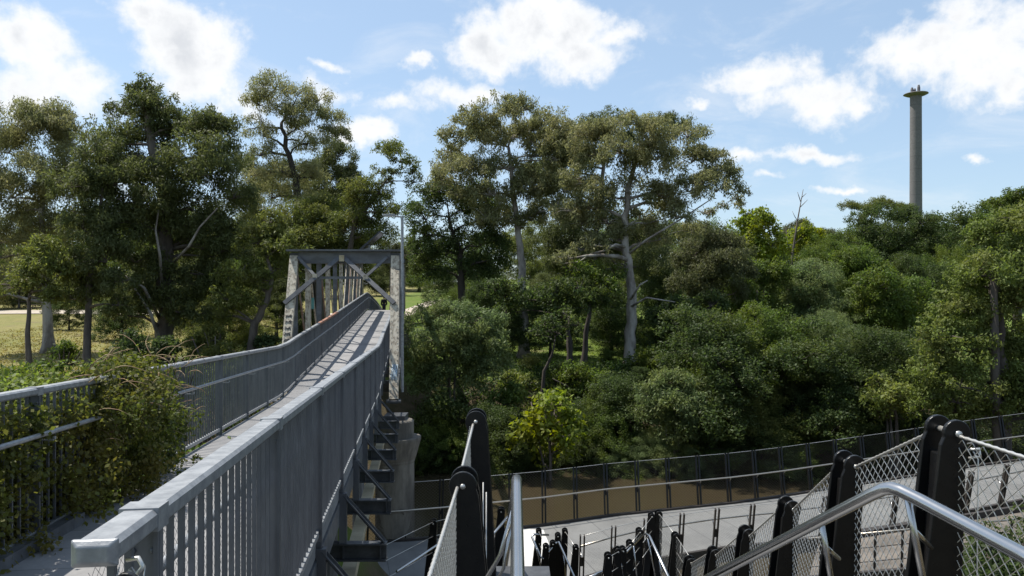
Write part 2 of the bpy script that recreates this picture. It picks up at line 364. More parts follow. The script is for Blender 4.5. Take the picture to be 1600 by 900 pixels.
def grid_axis(lo, hi, near, step, far):
    a = list(np.arange(-near, near+step, step)); s = step; x = a[-1]
    b = []
    while x < hi: s *= 1.22; x += s; b.append(x)
    c = []; x = a[0]; s = step
    while x > lo: s *= 1.22; x -= s; c.append(x)
    return np.array(c[::-1]+a+b)
def build_ground():
    xs = grid_axis(-2500, 2500, 45, .75, 0); ys = np.concatenate([grid_axis(-300, 0, 10, 1.0, 0)[:-20], np.arange(-9, 70, .6)])
    y = 70.; s = .6; ext = []
    while y < 5000: s *= 1.09; y += s; ext.append(y)
    ys = np.concatenate([ys[ys < -9.5], np.arange(-9, 70.3, .6), ext])
    X, Y = np.meshgrid(xs, ys); Z = ground(X, Y)
    rng = np.random.default_rng(3); Z = Z+rng.normal(0, .03, Z.shape)*(np.abs(X) < 60)
    nx, ny = len(xs), len(ys); v = np.stack([X, Y, Z], -1).reshape(-1, 3)
    i = np.arange(ny-1)[:, None]*nx+np.arange(nx-1)[None]; i = i.reshape(-1)
    q = np.stack([i, i+1, i+1+nx, i+nx], 1)
    me = bpy.data.meshes.new('ground'); me.from_pydata(v.tolist(), [], q.tolist()); me.polygons.foreach_set('use_smooth', np.ones(len(q), bool)); me.update()
    m = bpy.data.materials.new('park_ground'); m.use_nodes = True; t = NT(m.node_tree); b = t.n['Principled BSDF']
    geo = t.add('ShaderNodeNewGeometry'); pos = geo.outputs['Position']; sp = t.add('ShaderNodeSeparateXYZ'); t.l.new(pos, sp.inputs[0])
    n = t.noise(pos, .12, 5, .6); n2 = t.noise(pos, 1.7, 6, .7); n3 = t.noise(pos, 9, 4, .7)
    gr = t.mix(t.ramp(n2, .3, .7), (.075, .125, .018, 1), (.12, .155, .03, 1))
    dry = t.mix(t.ramp(n2, .3, .7), (.215, .175, .070, 1), (.30, .235, .11, 1))
    lf = t.ramp(sp.outputs[0], -19, -28)
    dm = t.math('ADD', t.math('MULTIPLY', lf, .75), t.math('MULTIPLY_ADD', n, 1.3, -.72), clamp=True)
    lawn = t.mix(dm, gr, dry)
    lawn = t.mix(t.ramp(n3, .35, .75, 0, .45), lawn, (.05, .06, .02, 1))
    dirt = t.mix(t.ramp(n2, .3, .7), (.10, .075, .048, 1), (.055, .05, .024, 1))
    hz = t.math('ADD', sp.outputs[2], t.math('MULTIPLY_ADD', n2, .8, -.4))
    lawn = t.mix(t.ramp(t.noise(pos, .33, 6, .7), .52, .68, 0, .7), lawn, (.15, .12, .07, 1))
    c = t.mix(t.ramp(hz, -5.6, -4.7), dirt, lawn)
    t.l.new(c, b.inputs['Base Color']); b.inputs['Roughness'].default_value = .95; b.inputs['Specular IOR Level'].default_value = .15
    bm = t.add('ShaderNodeBump'); bm.inputs['Strength'].default_value = .5; bm.inputs['Distance'].default_value = .08; t.l.new(n3, bm.inputs['Height']); t.l.new(bm.outputs[0], b.inputs['Normal'])
    o = link('ground', me, m); tag(o, kind='structure')
    # river
    m = bpy.data.materials.new('river_water'); m.use_nodes = True; t = NT(m.node_tree); b = t.n['Principled BSDF']
    geo = t.add('ShaderNodeNewGeometry'); pos = geo.outputs['Position']
    nn = t.noise(pos, .3, 3)
    t.l.new(t.mix(nn, (.040, .031, .018, 1), (.052, .041, .024, 1)), b.inputs['Base Color'])
    b.inputs['Roughness'].default_value = .05; b.inputs['IOR'].default_value = 1.33
    w1 = t.noise(t.vec('MULTIPLY', pos, (.6, 1.8, 1)), 2.2, 5, .65)
    bm = t.add('ShaderNodeBump'); bm.inputs['Strength'].default_value = .3; bm.inputs['Distance'].default_value = .1; t.l.new(w1, bm.inputs['Height']); t.l.new(bm.outputs[0], b.inputs['Normal'])
    mb = MB(); mb.raw([(-400, 12, WATER), (400, 12, WATER), (400, 52, WATER), (-400, 52, WATER)], [(0, 1, 2, 3)])
    tag(mb.build('river', m), kind='structure')
    # gravel road through the park and the path leaving the bridge
    rm = pmat('gravel_road', (.42, .36, .29), .95, 0, col2=(.33, .28, .22), scale=1.5)
    def strip(name, pts, wid, mat, lift=.02):
        v = []; f = []
        pts = [V(*p) for p in pts]; n = len(pts)
        for i, p in enumerate(pts):
            d = nrm(pts[min(i+1, n-1)]-pts[max(i-1, 0)]); s = V(d[1], -d[0])
            for k in np.linspace(-wid/2, wid/2, 4):
                q = p+s*k; v.append((q[0], q[1], float(ground(q[0], q[1]))+lift+.06))
        for i in range(n-1):
            for k in range(3): f.append((i*4+k, i*4+k+1, i*4+k+5, i*4+k+4))
        mb = MB(); mb.raw(v, f); tag(mb.build(name, mat), kind='structure')
    strip('gravel_road', [(x, 104+2.5*math.sin(x*.04)) for x in np.arange(-110, -17, 2.0)], 7.5, rm)
    strip('park_path', [(-3.0-.1333*y+.9+max(0, y-98)*.22, y) for y in np.arange(88, 130, 2.0)], 3.2, rm)
build_ground()
def gz(x, y): return float(ground(x, y))

# ------------------------------------------------------------------ trees
def puff_leaves(rng, centers, radii, k, per):
    """leaf rhombs around puff centres"""
    N = len(centers); cnt = np.maximum(6, per*np.ones(N)).astype(int)
    idx = np.repeat(np.arange(N), cnt); M = len(idx)
    g = rng.normal(0, 1, (M, 3)); g /= np.maximum(1, np.linalg.norm(g, axis=1)/1.9)[:, None]
    c = centers[idx]+g*radii[idx][:, None]*np.array([.52, .52, .52*k['flat']])
    a = rng.normal(0, 1, (M, 3)); a[:, 2] -= k['droop']*1.3; a /= np.linalg.norm(a, axis=1)[:, None]
    b = np.cross(a, g*.75+rng.normal(0, .62, (M, 3))+np.array([0, 0, .55])); b /= np.linalg.norm(b, axis=1)[:, None]
    s = rng.uniform(.65, 1.35, M)[:, None]*k.get('scale', 1.0); L = k['L']*s; W = k['W']*s
    return np.stack([c, c+a*L*.45+b*W/2, c+a*L, c+a*L*.45-b*W/2], 1)

def lobe_puffs(rng, c, r, squash, rp):
    n = max(5, int(1.9*(r/rp)**2)); d = rng.normal(0, 1, (n, 3)); d /= np.linalg.norm(d, axis=1)[:, None]
    d[:, 2] = np.where(d[:, 2] < -.45, -d[:, 2], d[:, 2])
    rr = r*rng.uniform(.2, 1, n)**.45*.95*np.where(rng.random(n) < .22, rng.uniform(1.0, 1.5, n), 1.0)
    return c+d*rr[:, None]*np.array([1, 1, squash])

def make_tree(name, label, cat, kind, Y, lobes, trunk, rad, seed, group=None, dens=1.0, squash=.78, spread=.45, twigs=8, puff=.36, scale=1.0, bark=None, base=None, stems=1, grow=1.08, fill=1.0, limbs=()):
    """lobes: (px, py, r px[, depth offset in m]) of the foliage masses as they stand in the view at distance Y;
       trunk: pixel points from the foot upwards; everything becomes metres here"""
    rng = np.random.default_rng(seed); k = dict(KIND[kind]); k['scale'] = scale; fill = fill*k.get('fill', 1)
    pts = [P(px, py, Y) for (px, py) in trunk]
    foot = pts[0].copy(); foot[2] = (gz(foot[0], foot[1]) if base is None else base)-.15; pts[0] = foot
    root = thing(name, foot, label, cat, group)
    L = []; xs = [l[0] for l in lobes]; half = max(2.0, (max(xs)-min(xs))/2/F*Y)
    for l in lobes:
        dy = l[3] if len(l) > 3 else rng.uniform(-spread, spread)*half
        L.append((P(l[0], l[1], Y+dy), l[2]*Y/F*grow))
    core = list(L)                                       # fill the crown between its main masses
    for i in range(int(len(core)*fill)):
        c, r = core[i % len(core)]; o = sorted(core, key=lambda a: np.linalg.norm(a[0]-c))[1:5]
        if not o: break
        c2, r2 = o[rng.integers(len(o))]; q = rng.uniform(.3, .7)
        L.append((lerp(c, c2, q)+rng.normal(0, .28*r, 3), (r+r2)/2*rng.uniform(.6, .95)))
    # wood
    mb = MB(); nodes = []
    path = []
    for i in range(len(pts)-1):
        for t in np.linspace(0, 1, 5)[(1 if i else 0):]: path.append(lerp(pts[i], pts[i+1], t)+(rng.normal(0, .035*rad/.3, 3) if (i or t) else 0))
    m = len(path); rr = [rad*(1.6 if j == 0 else 1.12 if j == 1 else 1.0-.74*j/(m-1)) for j in range(m)]
    mb.tube(path, rr, 9); nodes = [(p, r_) for p, r_ in zip(path, rr)][2:] or [(path[-1], rr[-1])]
    if stems > 1:
        for s in range(stems-1):
            tip = pts[-1]+np.append(rng.normal(0, .6, 2), -.2); q = [foot+rng.normal(0, .12, 3)*V(1, 1, 0), lerp(foot, tip, .5)+rng.normal(0, .12, 3), tip]
            mb.tube(q, [rad*.8, rad*.6, rad*.35], 6); nodes += [(q[1], rad*.6), (q[2], rad*.35)]
    top = pts[-1]
    for c, r in sorted(L, key=lambda a: np.linalg.norm(a[0]-top)):
        best = min(nodes, key=lambda nd: np.linalg.norm(c-nd[0])+(3.0 if nd[0][2] > c[2]+.2*r else 0)-4*nd[1])
        a, ra = best; d = np.linalg.norm(c-a); r0 = min(ra*.72, .03+.028*d+.02*r); steps = max(3, int(d/1.1)); q = []; qr = []
        bow = rng.normal(0, .12*d, 3); bow[2] = abs(bow[2])*.5+.06*d
        for t in np.linspace(0, 1, steps+1):
            q.append(lerp(a, c, t)+bow*math.sin(math.pi*t)+(rng.normal(0, .05*d/steps+.03, 3) if 0 < t < 1 else 0)); qr.append(lerp(r0, max(.022, r0*.35), t))
        mb.tube(q, qr, 6); nodes += list(zip(q[1:], qr[1:]))
    # leaves
    cs = []; rs = []; per_l = []
    for c, r in L:
        rp = float(np.clip(puff*r*.85, .30, .85)); p = lobe_puffs(rng, c, r, squash, rp); cs.append(p); rs.append(np.full(len(p), rp)*rng.uniform(.7, 1.25, len(p)))
        for j in range(min(twigs, len(p))):
            tip = p[j]; mid = lerp(c, tip, .5)+V(0, 0, .1*r); mb.tube([c, mid, tip], [.034, .024, .010], 4, cap=False)
    mb.build('trunk', bark or k['bark'], root)
    for lb in limbs:                                     # bare pale limbs that show against the foliage
        q = [P(a, b_, Y-(lb[0] if j == 0 else lb[0]*1.15)) for j, (a, b_) in enumerate(lb[2])]; q[0] = P(lb[2][0][0], lb[2][0][1], Y-.1)
        qq = [lerp(q[i], q[i+1], t_) for i in range(len(q)-1) for t_ in (0, .5)]+[q[-1]]
        MB().tube(qq, list(np.linspace(lb[1], lb[1]*.35, len(qq))), 7).build('limb', bark_pale, root)
    cs = np.concatenate(cs); rs = np.concatenate(rs)
    per = rs**2*dens*290*(.34*.095)/(k['L']*k['W'])*rng.uniform(.55, 1.25, len(rs))/scale**2
    lv = puff_leaves(rng, cs, rs, k, per)
    lv = lv-np.asarray(foot)
    link('crown', quads_mesh('crown', lv, k['mat']), None, root)
    return root
# ------------------------------------------------------------------ trees left of the footbridge
T = make_tree; EU = 'tall gum trees'
T('gum_tree', 'olive gum with open crown at the left edge, its pale foot on the dry lawn', 'tree', 'gum', 58,
  [(50, 205, 48), (105, 225, 38), (15, 240, 50), (75, 275, 55), (20, 310, 50), (115, 300, 40), (-30, 200, 60), (-40, 300, 60), (60, 350, 45), (0, 380, 45), (70, 180, 30), (110, 360, 40), (10, 440, 36), (60, 410, 34), (-20, 470, 30)],
  [(76, 547), (74, 490), (70, 430), (66, 330), (60, 270)], .42, 11, dens=.75, spread=.35)
T('small_gum_tree', 'small olive gum with thin leaning dark trunk near the left edge', 'tree', 'olive', 45,
  [(70, 395, 30), (45, 425, 30), (95, 430, 28), (60, 450, 24), (25, 450, 22), (80, 470, 20)],
  [(46, 572), (43, 520), (45, 470), (60, 420)], .19, 12, dens=.8)
T('gum_tree', 'dark gum with straight black trunk on the lawn left of the biggest park tree', 'tree', 'gum_dark', 46,
  [(150, 240, 40), (140, 300, 48), (175, 350, 48), (130, 360, 38), (165, 410, 42), (120, 430, 30), (180, 290, 40), (190, 440, 30), (150, 462, 28), (112, 468, 24), (186, 478, 22)],
  [(139, 576), (137, 520), (140, 440), (155, 350), (160, 290)], .26, 13)
T('gum_tree', 'biggest dark gum tree left of the footbridge, thick trunk and bare twig-topped crown', 'tree', 'gum_dark', 50,
  [(228, 140, 22), (215, 165, 25), (245, 165, 24), (190, 178, 26), (258, 188, 28), (180, 225, 45), (225, 220, 48), (275, 215, 50), (325, 195, 33), (350, 200, 26), (350, 250, 44), (310, 265, 55), (240, 285, 58), (185, 285, 45),
   (365, 310, 42), (300, 330, 50), (225, 350, 50), (345, 370, 44), (270, 390, 48), (210, 410, 40), (320, 430, 36), (375, 400, 32), (200, 455, 38), (285, 445, 42), (340, 462, 34), (185, 492, 22), (312, 492, 26), (385, 440, 28), (240, 480, 30)],
  [(256, 566), (258, 500), (256, 430), (262, 350), (248, 270), (232, 200), (228, 150)], .62, 14, twigs=5, dens=.85, limbs=[(2.2, .11, [(254, 460), (250, 400), (243, 360), (248, 328)]), (2.6, .10, [(262, 420), (295, 385), (312, 355), (340, 325)]), (2.4, .12, [(250, 500), (225, 450), (190, 428), (160, 432)]), (2.0, .15, [(254, 545), (235, 490), (210, 450)])])
T('leaning_tree', 'leaning dark tree on the lawn close to the left truss of the footbridge', 'tree', 'olive', 47,
  [(400, 380, 34), (430, 420, 32), (375, 430, 34), (360, 470, 26), (420, 350, 28), (440, 385, 26), (345, 500, 20), (395, 470, 22)],
  [(385, 552), (398, 505), (415, 475), (425, 440), (415, 390)], .30, 15, dens=.8)
T('gum_tree', 'tallest airy gum tree with rounded crown against the sky left of the footbridge', 'tree', 'gum', 72,
  [(430, 140, 32), (405, 165, 24), (465, 150, 28), (400, 200, 25), (445, 185, 30), (485, 190, 28), (520, 190, 26), (535, 212, 14), (415, 240, 24), (470, 225, 24), (505, 225, 22), (440, 270, 26), (400, 275, 26), (475, 270, 26), (490, 280, 24), (425, 310, 34), (465, 315, 34)],
  [(462, 500), (464, 420), (466, 340), (462, 280), (448, 230), (440, 190)], .55, 16, dens=.62, puff=.42, spread=.25, bark=bark_dark)
T('gum_tree', 'dark round crowned gum tree behind the tallest airy gum', 'tree', 'gum_dark', 82,
  [(500, 265, 32), (530, 245, 25), (520, 280, 32), (480, 300, 34), (545, 300, 30), (505, 330, 36), (380, 260, 26), (400, 300, 40), (380, 330, 40), (540, 340, 30)],
  [(500, 480), (500, 400), (505, 330), (508, 290)], .5, 17)
T('gum_tree', 'slender gum tree with a wide tuft on a bent limb above the footbridge portal', 'tree', 'olive', 66,
  [(618, 240, 22), (600, 235, 16), (640, 258, 16), (650, 285, 14), (615, 270, 12), (590, 300, 22), (565, 295, 26), (548, 318, 26), (580, 325, 24), (610, 335, 22), (600, 365, 26), (560, 350, 26)],
  [(545, 470), (545, 400), (555, 345), (585, 310), (605, 280)], .30, 18, dens=.7, puff=.45, spread=.3)
T('wattle_tree', 'rounded olive yellow tree close behind the footbridge portal', 'tree', 'olive', 68,
  [(475, 350, 42), (510, 335, 36), (535, 365, 36), (450, 380, 36), (490, 385, 42), (540, 395, 36), (430, 355, 26), (575, 385, 28), (505, 420, 36), (445, 420, 30), (560, 420, 28)],
  [(495, 500), (495, 440), (495, 390)], .35, 19, stems=3)
T('wattle_tree', 'rust tinted small tree beyond the far end of the footbridge', 'tree', 'brown', 92,
  [(605, 385, 18), (625, 400, 18), (590, 410, 20), (640, 380, 14), (615, 425, 18), (640, 415, 16)], [(612, 470), (612, 430), (612, 400)], .22, 20, stems=2)

# trees right of the footbridge
T('oak_tree', 'dark green dense oak directly right of the footbridge light pole', 'tree', 'evergreen', 60,
  [(690, 315, 40), (665, 345, 34), (735, 330, 42), (705, 300, 28), (750, 300, 28), (700, 385, 45), (660, 395, 34), (750, 385, 42), (665, 430, 30), (730, 430, 38), (775, 350, 34), (775, 420, 34), (645, 330, 18), (655, 300, 14)],
  [(722, 505), (722, 440), (716, 385), (700, 340)], .38, 21, dens=.62, puff=.32, scale=.9)
T('gum_tree', 'tall pale gum forking under a broad crown, nearer the footbridge of two giants', 'tree', 'gum', 57,
  [(740, 188, 34), (785, 175, 34), (820, 172, 26), (705, 215, 28), (755, 225, 38), (805, 215, 38), (850, 195, 34), (700, 255, 30), (735, 262, 34), (790, 265, 40), (845, 245, 40), (690, 285, 26), (870, 285, 38), (825, 300, 38), (765, 305, 36), (895, 220, 30), (875, 200, 28), (905, 205, 26), (870, 240, 34), (885, 215, 30), (890, 255, 32), (760, 342, 28), (870, 328, 32), (900, 300, 30), (830, 345, 26), (720, 310, 28), (850, 335, 36), (800, 345, 30)],
  [(818, 560), (817, 500), (816, 440), (812, 385), (808, 340), (800, 280), (795, 230)], .40, 22, dens=.82, puff=.36, spread=.35, grow=.94)
T('gum_tree', 'broad gum tree with drooping right limb, its bare thick trunk at the lawn edge', 'tree', 'gum', 52,
  [(915, 212, 28), (945, 205, 32), (985, 195, 30), (1030, 205, 34), (1075, 215, 34), (920, 245, 36), (970, 240, 40), (1025, 250, 40), (1080, 255, 38), (1120, 250, 26), (1140, 275, 24), (1155, 300, 16), (1120, 300, 24), (1075, 300, 34), (1030, 305, 36), (980, 300, 40), (930, 300, 40), (900, 280, 30), (890, 330, 30), (1000, 345, 30), (1060, 340, 26), (950, 350, 30), (920, 380, 26), (1105, 335, 16), (1150, 320, 12), (885, 405, 20), (908, 392, 22), (935, 385, 20), (1030, 375, 24), (960, 410, 20), (905, 345, 30), (1080, 362, 26), (960, 372, 26), (1040, 330, 30)],
  [(986, 578), (986, 520), (988, 450), (978, 390), (976, 340), (985, 280), (1000, 230)], .43, 23, dens=.78, puff=.38, spread=.3, grow=.97, limbs=[(1.0, .10, [(977, 386), (962, 382), (945, 392), (925, 396), (905, 409), (880, 412)]), (1.2, .09, [(984, 470), (1000, 445), (1012, 438)]), (1.6, .09, [(985, 480), (1010, 465), (1055, 472)]), (1.6, .10, [(985, 395), (1010, 375), (1060, 345), (1110, 312)])])
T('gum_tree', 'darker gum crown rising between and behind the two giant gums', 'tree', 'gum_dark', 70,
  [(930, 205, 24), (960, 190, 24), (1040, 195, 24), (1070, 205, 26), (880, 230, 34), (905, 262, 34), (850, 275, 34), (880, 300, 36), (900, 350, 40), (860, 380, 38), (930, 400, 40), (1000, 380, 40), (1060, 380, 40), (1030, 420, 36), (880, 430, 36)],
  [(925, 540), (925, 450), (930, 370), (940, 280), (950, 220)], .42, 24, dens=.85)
T('black_wattle', 'dark spreading wattle with low canopy under the two giant gums', 'tree', 'evergreen', 50,
  [(800, 465, 28), (775, 455, 22), (840, 470, 28), (870, 455, 26), (905, 455, 28), (890, 485, 24), (930, 470, 22), (790, 490, 20)],
  [(890, 566), (890, 530), (884, 490)], .24, 25, stems=2, dens=.8)
T('black_wattle', 'thin dark wattle with straight trunk just left of the broad gum trunk', 'tree', 'green', 51,
  [(925, 430, 26), (905, 425, 22), (945, 450, 22), (930, 480, 18), (960, 430, 20)],
  [(911, 574), (916, 520), (922, 470), (925, 430)], .22, 26, dens=.7)
T('bare_wattle', 'thin black forked tree on the bank with sparse twigs over the bright bush', 'tree', 'evergreen', 44.5,
  [(870, 520, 16), (900, 510, 16), (835, 525, 14), (880, 490, 14), (850, 505, 12)],
  [(843, 612), (850, 580), (862, 555), (868, 530)], .13, 27, dens=.45, twigs=7)
T('brushy_tree', 'brownish leafy tree beside the drooping end of the broad gum', 'tree', 'brown', 58,
  [(1110, 380, 38), (1140, 395, 34), (1085, 400, 34), (1125, 430, 38), (1090, 440, 36), (1155, 425, 28), (1070, 450, 30), (1145, 460, 30)],
  [(1110, 530), (1110, 470), (1112, 410)], .3, 28, stems=3)
T('poplar_tree', 'bright lime green pointed tree right of the broad gum, lit against the sky', 'tree', 'bright', 78,
  [(1188, 342, 20), (1172, 350, 18), (1200, 358, 20), (1152, 352, 14), (1165, 375, 24), (1205, 385, 24), (1185, 400, 26), (1150, 385, 18)],
  [(1185, 470), (1185, 410), (1186, 360)], .3, 29, stems=2, puff=.42)
T('poplar_tree', 'yellow green round tree behind the leafless sapling', 'tree', 'bright', 88,
  [(1255, 370, 22), (1240, 385, 20), (1272, 385, 20), (1255, 400, 24), (1275, 365, 12)], [(1255, 460), (1255, 400)], .25, 30, stems=2)
T('pine_tree', 'brown flat topped tree on the skyline behind the yellow green tree', 'tree', 'brown', 115,
  [(1240, 358, 16), (1225, 368, 14), (1262, 362, 14), (1290, 365, 16), (1305, 372, 14), (1285, 385, 18)], [(1255, 440), (1252, 380)], .35, 31, squash=.5)
T('umbrella_pine', 'flat topped umbrella pine on the skyline left of the chimney', 'tree', 'olive', 118,
  [(1325, 323, 15), (1350, 325, 14), (1378, 318, 18), (1398, 324, 14), (1415, 332, 12), (1360, 335, 14)], [(1362, 440), (1364, 380), (1362, 335)], .4, 32, squash=.45, dens=.9)
T('oak_tree', 'wide dark oak standing in front of the chimney foot', 'tree', 'evergreen', 84,
  [(1340, 345, 20), (1375, 340, 24), (1410, 345, 26), (1440, 350, 22), (1462, 350, 16), (1385, 375, 34), (1430, 385, 34), (1350, 385, 30), (1470, 385, 26), (1410, 415, 34), (1455, 420, 32), (1490, 395, 22), (1360, 420, 26)],
  [(1388, 500), (1388, 440), (1385, 390)], .45, 33, dens=.8, puff=.38)
T('maple_tree', 'bright mid green rounded tree below the umbrella pine', 'tree', 'green', 66,
  [(1330, 410, 26), (1355, 405, 24), (1310, 420, 22), (1345, 430, 28), (1375, 425, 20)], [(1342, 500), (1342, 430)], .28, 34, stems=3)
T('pepper_tree', 'grey green weeping tree in the middle of the right bank', 'tree', 'sage', 62,
  [(1265, 440, 38), (1235, 455, 32), (1295, 450, 34), (1250, 485, 36), (1285, 490, 36), (1310, 480, 26), (1225, 490, 28), (1270, 420, 20)],
  [(1265, 560), (1265, 500), (1265, 450)], .35, 35, stems=3)
T('bushy_tree', 'dense dark green tree right of the weeping grey green tree', 'tree', 'green', 60,
  [(1370, 450, 34), (1400, 470, 36), (1345, 475, 30), (1380, 500, 36), (1340, 510, 30), (1410, 515, 34), (1430, 450, 24), (1440, 490, 28)],
  [(1380, 580), (1380, 520), (1380, 470)], .32, 36, stems=3)
T('bushy_tree', 'dark green tree left of the weeping grey green tree, under the lime tree', 'tree', 'green', 61,
  [(1170, 430, 32), (1200, 440, 30), (1160, 465, 34), (1195, 480, 34), (1215, 430, 22), (1140, 490, 30), (1175, 510, 32)],
  [(1178, 580), (1178, 510), (1180, 450)], .3, 37, stems=3)
T('bushy_tree', 'deep green low tree right of the broad gum trunk', 'tree', 'evergreen', 53,
  [(1030, 500, 30), (1065, 490, 32), (1050, 530, 30), (1095, 510, 32), (1085, 545, 30), (1110, 480, 28), (1020, 535, 22)],
  [(1065, 590), (1065, 540), (1065, 500)], .25, 38, stems=3)
T('wattle_tree', 'lighter topped bushy wattle low on the right bank, tips catching the sun', 'tree', 'sage', 50,
  [(1275, 545, 36), (1250, 570, 36), (1305, 580, 36), (1280, 605, 38), (1240, 610, 32), (1325, 615, 32), (1290, 520, 20)],
  [(1280, 650), (1280, 600), (1280, 560)], .25, 39, stems=3)
T('wattle_tree', 'dark olive wattle low on the right bank left of the light tipped one', 'tree', 'green', 51,
  [(1195, 560, 34), (1165, 580, 34), (1215, 590, 34), (1180, 615, 36), (1140, 610, 30), (1225, 545, 26), (1150, 545, 28)],
  [(1185, 660), (1185, 610), (1185, 570)], .25, 40, stems=3)
T('bushy_tree', 'shadowy tree at the back of the hollow beside the big yellow green tree', 'tree', 'evergreen', 55,
  [(1370, 545, 32), (1345, 570, 32), (1395, 570, 32), (1370, 600, 34), (1410, 545, 28), (1345, 625, 28), (1425, 580, 24)],
  [(1375, 650), (1375, 600), (1375, 560)], .25, 41, stems=3)
T('box_elder', 'big yellow green leafy tree at the right edge hanging over the walkway fence', 'tree', 'lime', 36,
  [(1560, 365, 36), (1600, 350, 40), (1530, 375, 22), (1590, 410, 44), (1545, 425, 40), (1505, 435, 28), (1490, 480, 34), (1540, 490, 46), (1600, 480, 46), (1470, 530, 38), (1520, 550, 44), (1580, 550, 46), (1640, 440, 60), (1650, 540, 60), (1450, 580, 32), (1500, 605, 42), (1560, 610, 42), (1610, 610, 40), (1440, 625, 28), (1490, 645, 32), (1545, 655, 34), (1600, 655, 34)],
  [(1570, 690), (1568, 610), (1562, 520), (1560, 430)], .38, 42, stems=3, puff=.30, spread=.3, dens=.9, grow=1.15, scale=.72)
T('young_box_elder', 'low yellowish bush leaning out over the fence left of the big yellow green tree', 'shrub', 'lime', 38,
  [(1375, 600, 20), (1395, 620, 24), (1365, 625, 16), (1410, 645, 24), (1385, 650, 18), (1420, 615, 18)], [(1405, 690), (1400, 650), (1392, 620)], .12, 43, stems=3, dens=.8)
T('oak_tree', 'dark tree showing above the big yellow green tree at the top right edge', 'tree', 'green', 74,
  [(1585, 303, 16), (1560, 320, 16), (1600, 325, 24), (1540, 325, 12), (1625, 310, 24), (1580, 345, 24), (1545, 350, 22), (1610, 370, 30)], [(1590, 470), (1590, 400), (1590, 340)], .35, 44)

# leafless sapling
def bare_sapling():
    Y = 86; rng = np.random.default_rng(5); f = P(1235, 430, Y); f[2] = gz(f[0], Y)
    r = thing('dead_sapling', f, 'leafless grey sapling with thin bare stems sticking up above the yellow green tree', 'dead tree')
    mb = MB(); mb.tube([f, P(1238, 400, Y), P(1246, 345, Y), P(1255, 296, Y)], [.16, .13, .08, .03], 6); mb.tube([P(1238, 400, Y), P(1230, 380, Y), P(1228, 355, Y)], [.1, .06, .03], 5)
    for a, b in (((1246, 345), (1238, 330)), ((1249, 325), (1262, 312)), ((1251, 315), (1246, 300)), ((1243, 365), (1252, 350)), ((1240, 385), (1252, 372)), ((1252, 310), (1260, 302))):
        mb.tube([P(*a, Y), lerp(P(*a, Y), P(*b, Y), .5)+rng.normal(0, .1, 3), P(*b, Y)], [.05, .04, .02], 4)
    mb.build('trunk', bark_mid, r); 
bare_sapling()

# bushes along the far bank
BB = 'bushes along the river bank'
def bush(label, kind, Y, lobes, foot, seed, **kw):
    a = dict(stems=4, twigs=3, puff=.38, spread=.4); a.update(kw)
    return T('bank_bush', label, 'bush', kind, Y, lobes, [foot, (foot[0], lerp(foot[1], lobes[0][1], .5)), lobes[0][:2]], .09, seed, BB, **a)
bush('grey green feathery wattle bush right beside the footbridge pole, highest of the bank bushes', 'sage', 42.5, [(700, 500, 36), (660, 505, 28), (740, 505, 34), (775, 520, 26), (690, 545, 40), (745, 550, 40), (655, 560, 28), (720, 590, 42), (670, 600, 34), (770, 575, 28), (700, 480, 20)], (710, 660), 50, dens=1.1)
bush('sunlit bright green bush with large leaves in the middle of the bank', 'bright', 37.9, [(862, 622, 20), (830, 665, 26), (865, 635, 26), (845, 650, 24), (885, 655, 24), (860, 680, 28), (900, 660, 12), (830, 690, 24), (890, 690, 22), (805, 700, 18), (850, 715, 24)], (860, 745), 51, dens=.75, scale=1.0)
bush('round grey green bush below the broad gum trunk', 'sage', 38.6, [(1050, 600, 30), (1025, 620, 30), (1080, 615, 28), (1055, 640, 34), (1090, 645, 24), (1015, 650, 24), (1060, 675, 30)], (1055, 715), 52, dens=1.1)
bush('dark bush between the feathery wattle and the bright green bush', 'green', 42, [(780, 640, 30), (760, 660, 28), (800, 620, 24), (790, 680, 30), (755, 700, 26)], (780, 730), 53)
bush('dark twiggy bush at the water below the feathery wattle', 'evergreen', 41, [(690, 650, 34), (660, 670, 32), (720, 660, 32), (700, 700, 34), (660, 715, 26), (735, 705, 26)], (695, 745), 54, dens=.7, twigs=8)
bush('dark green bush between the bright bush and the round grey green bush', 'green', 43, [(950, 620, 30), (980, 640, 30), (930, 655, 28), (965, 680, 32), (1000, 690, 26), (925, 700, 24)], (960, 730), 55)
bush('deep green bush right of the round grey green bush', 'evergreen', 43, [(1120, 620, 34), (1150, 645, 32), (1110, 660, 30), (1140, 685, 30), (1095, 690, 24)], (1125, 715), 56)
bush('dark bush at the water under the light tipped wattle', 'green', 43.5, [(1215, 645, 34), (1250, 650, 32), (1190, 670, 30), (1230, 680, 30), (1175, 695, 20)], (1220, 710), 57)
bush('shadowed bush at the water left of the low yellowish bush', 'evergreen', 43.5, [(1310, 640, 34), (1345, 655, 30), (1290, 665, 30), (1325, 680, 26), (1360, 680, 22)], (1320, 705), 58)
bush('mid green bush on the bank behind the bright green bush', 'green', 46.5, [(900, 585, 24), (875, 600, 24), (930, 600, 24), (905, 620, 24)], (905, 640), 59, dens=.8)
bush('light green scrub behind the thin black forked tree', 'lime', 47.5, [(800, 590, 18), (825, 600, 18), (785, 610, 18), (815, 620, 20), (760, 600, 14)], (805, 640), 60, dens=.7)
bush('low green bush in the shade by the foot of the broad gum', 'green', 49, [(1020, 560, 22), (1045, 570, 22), (1000, 580, 16), (1030, 585, 20)], (1025, 600), 61)
bush('yellow tipped bush at the bank just below the walkway fence line', 'lime', 41.5, [(1355, 690, 14), (1340, 700, 12), (1370, 695, 14)], (1355, 712), 62, dens=.7)
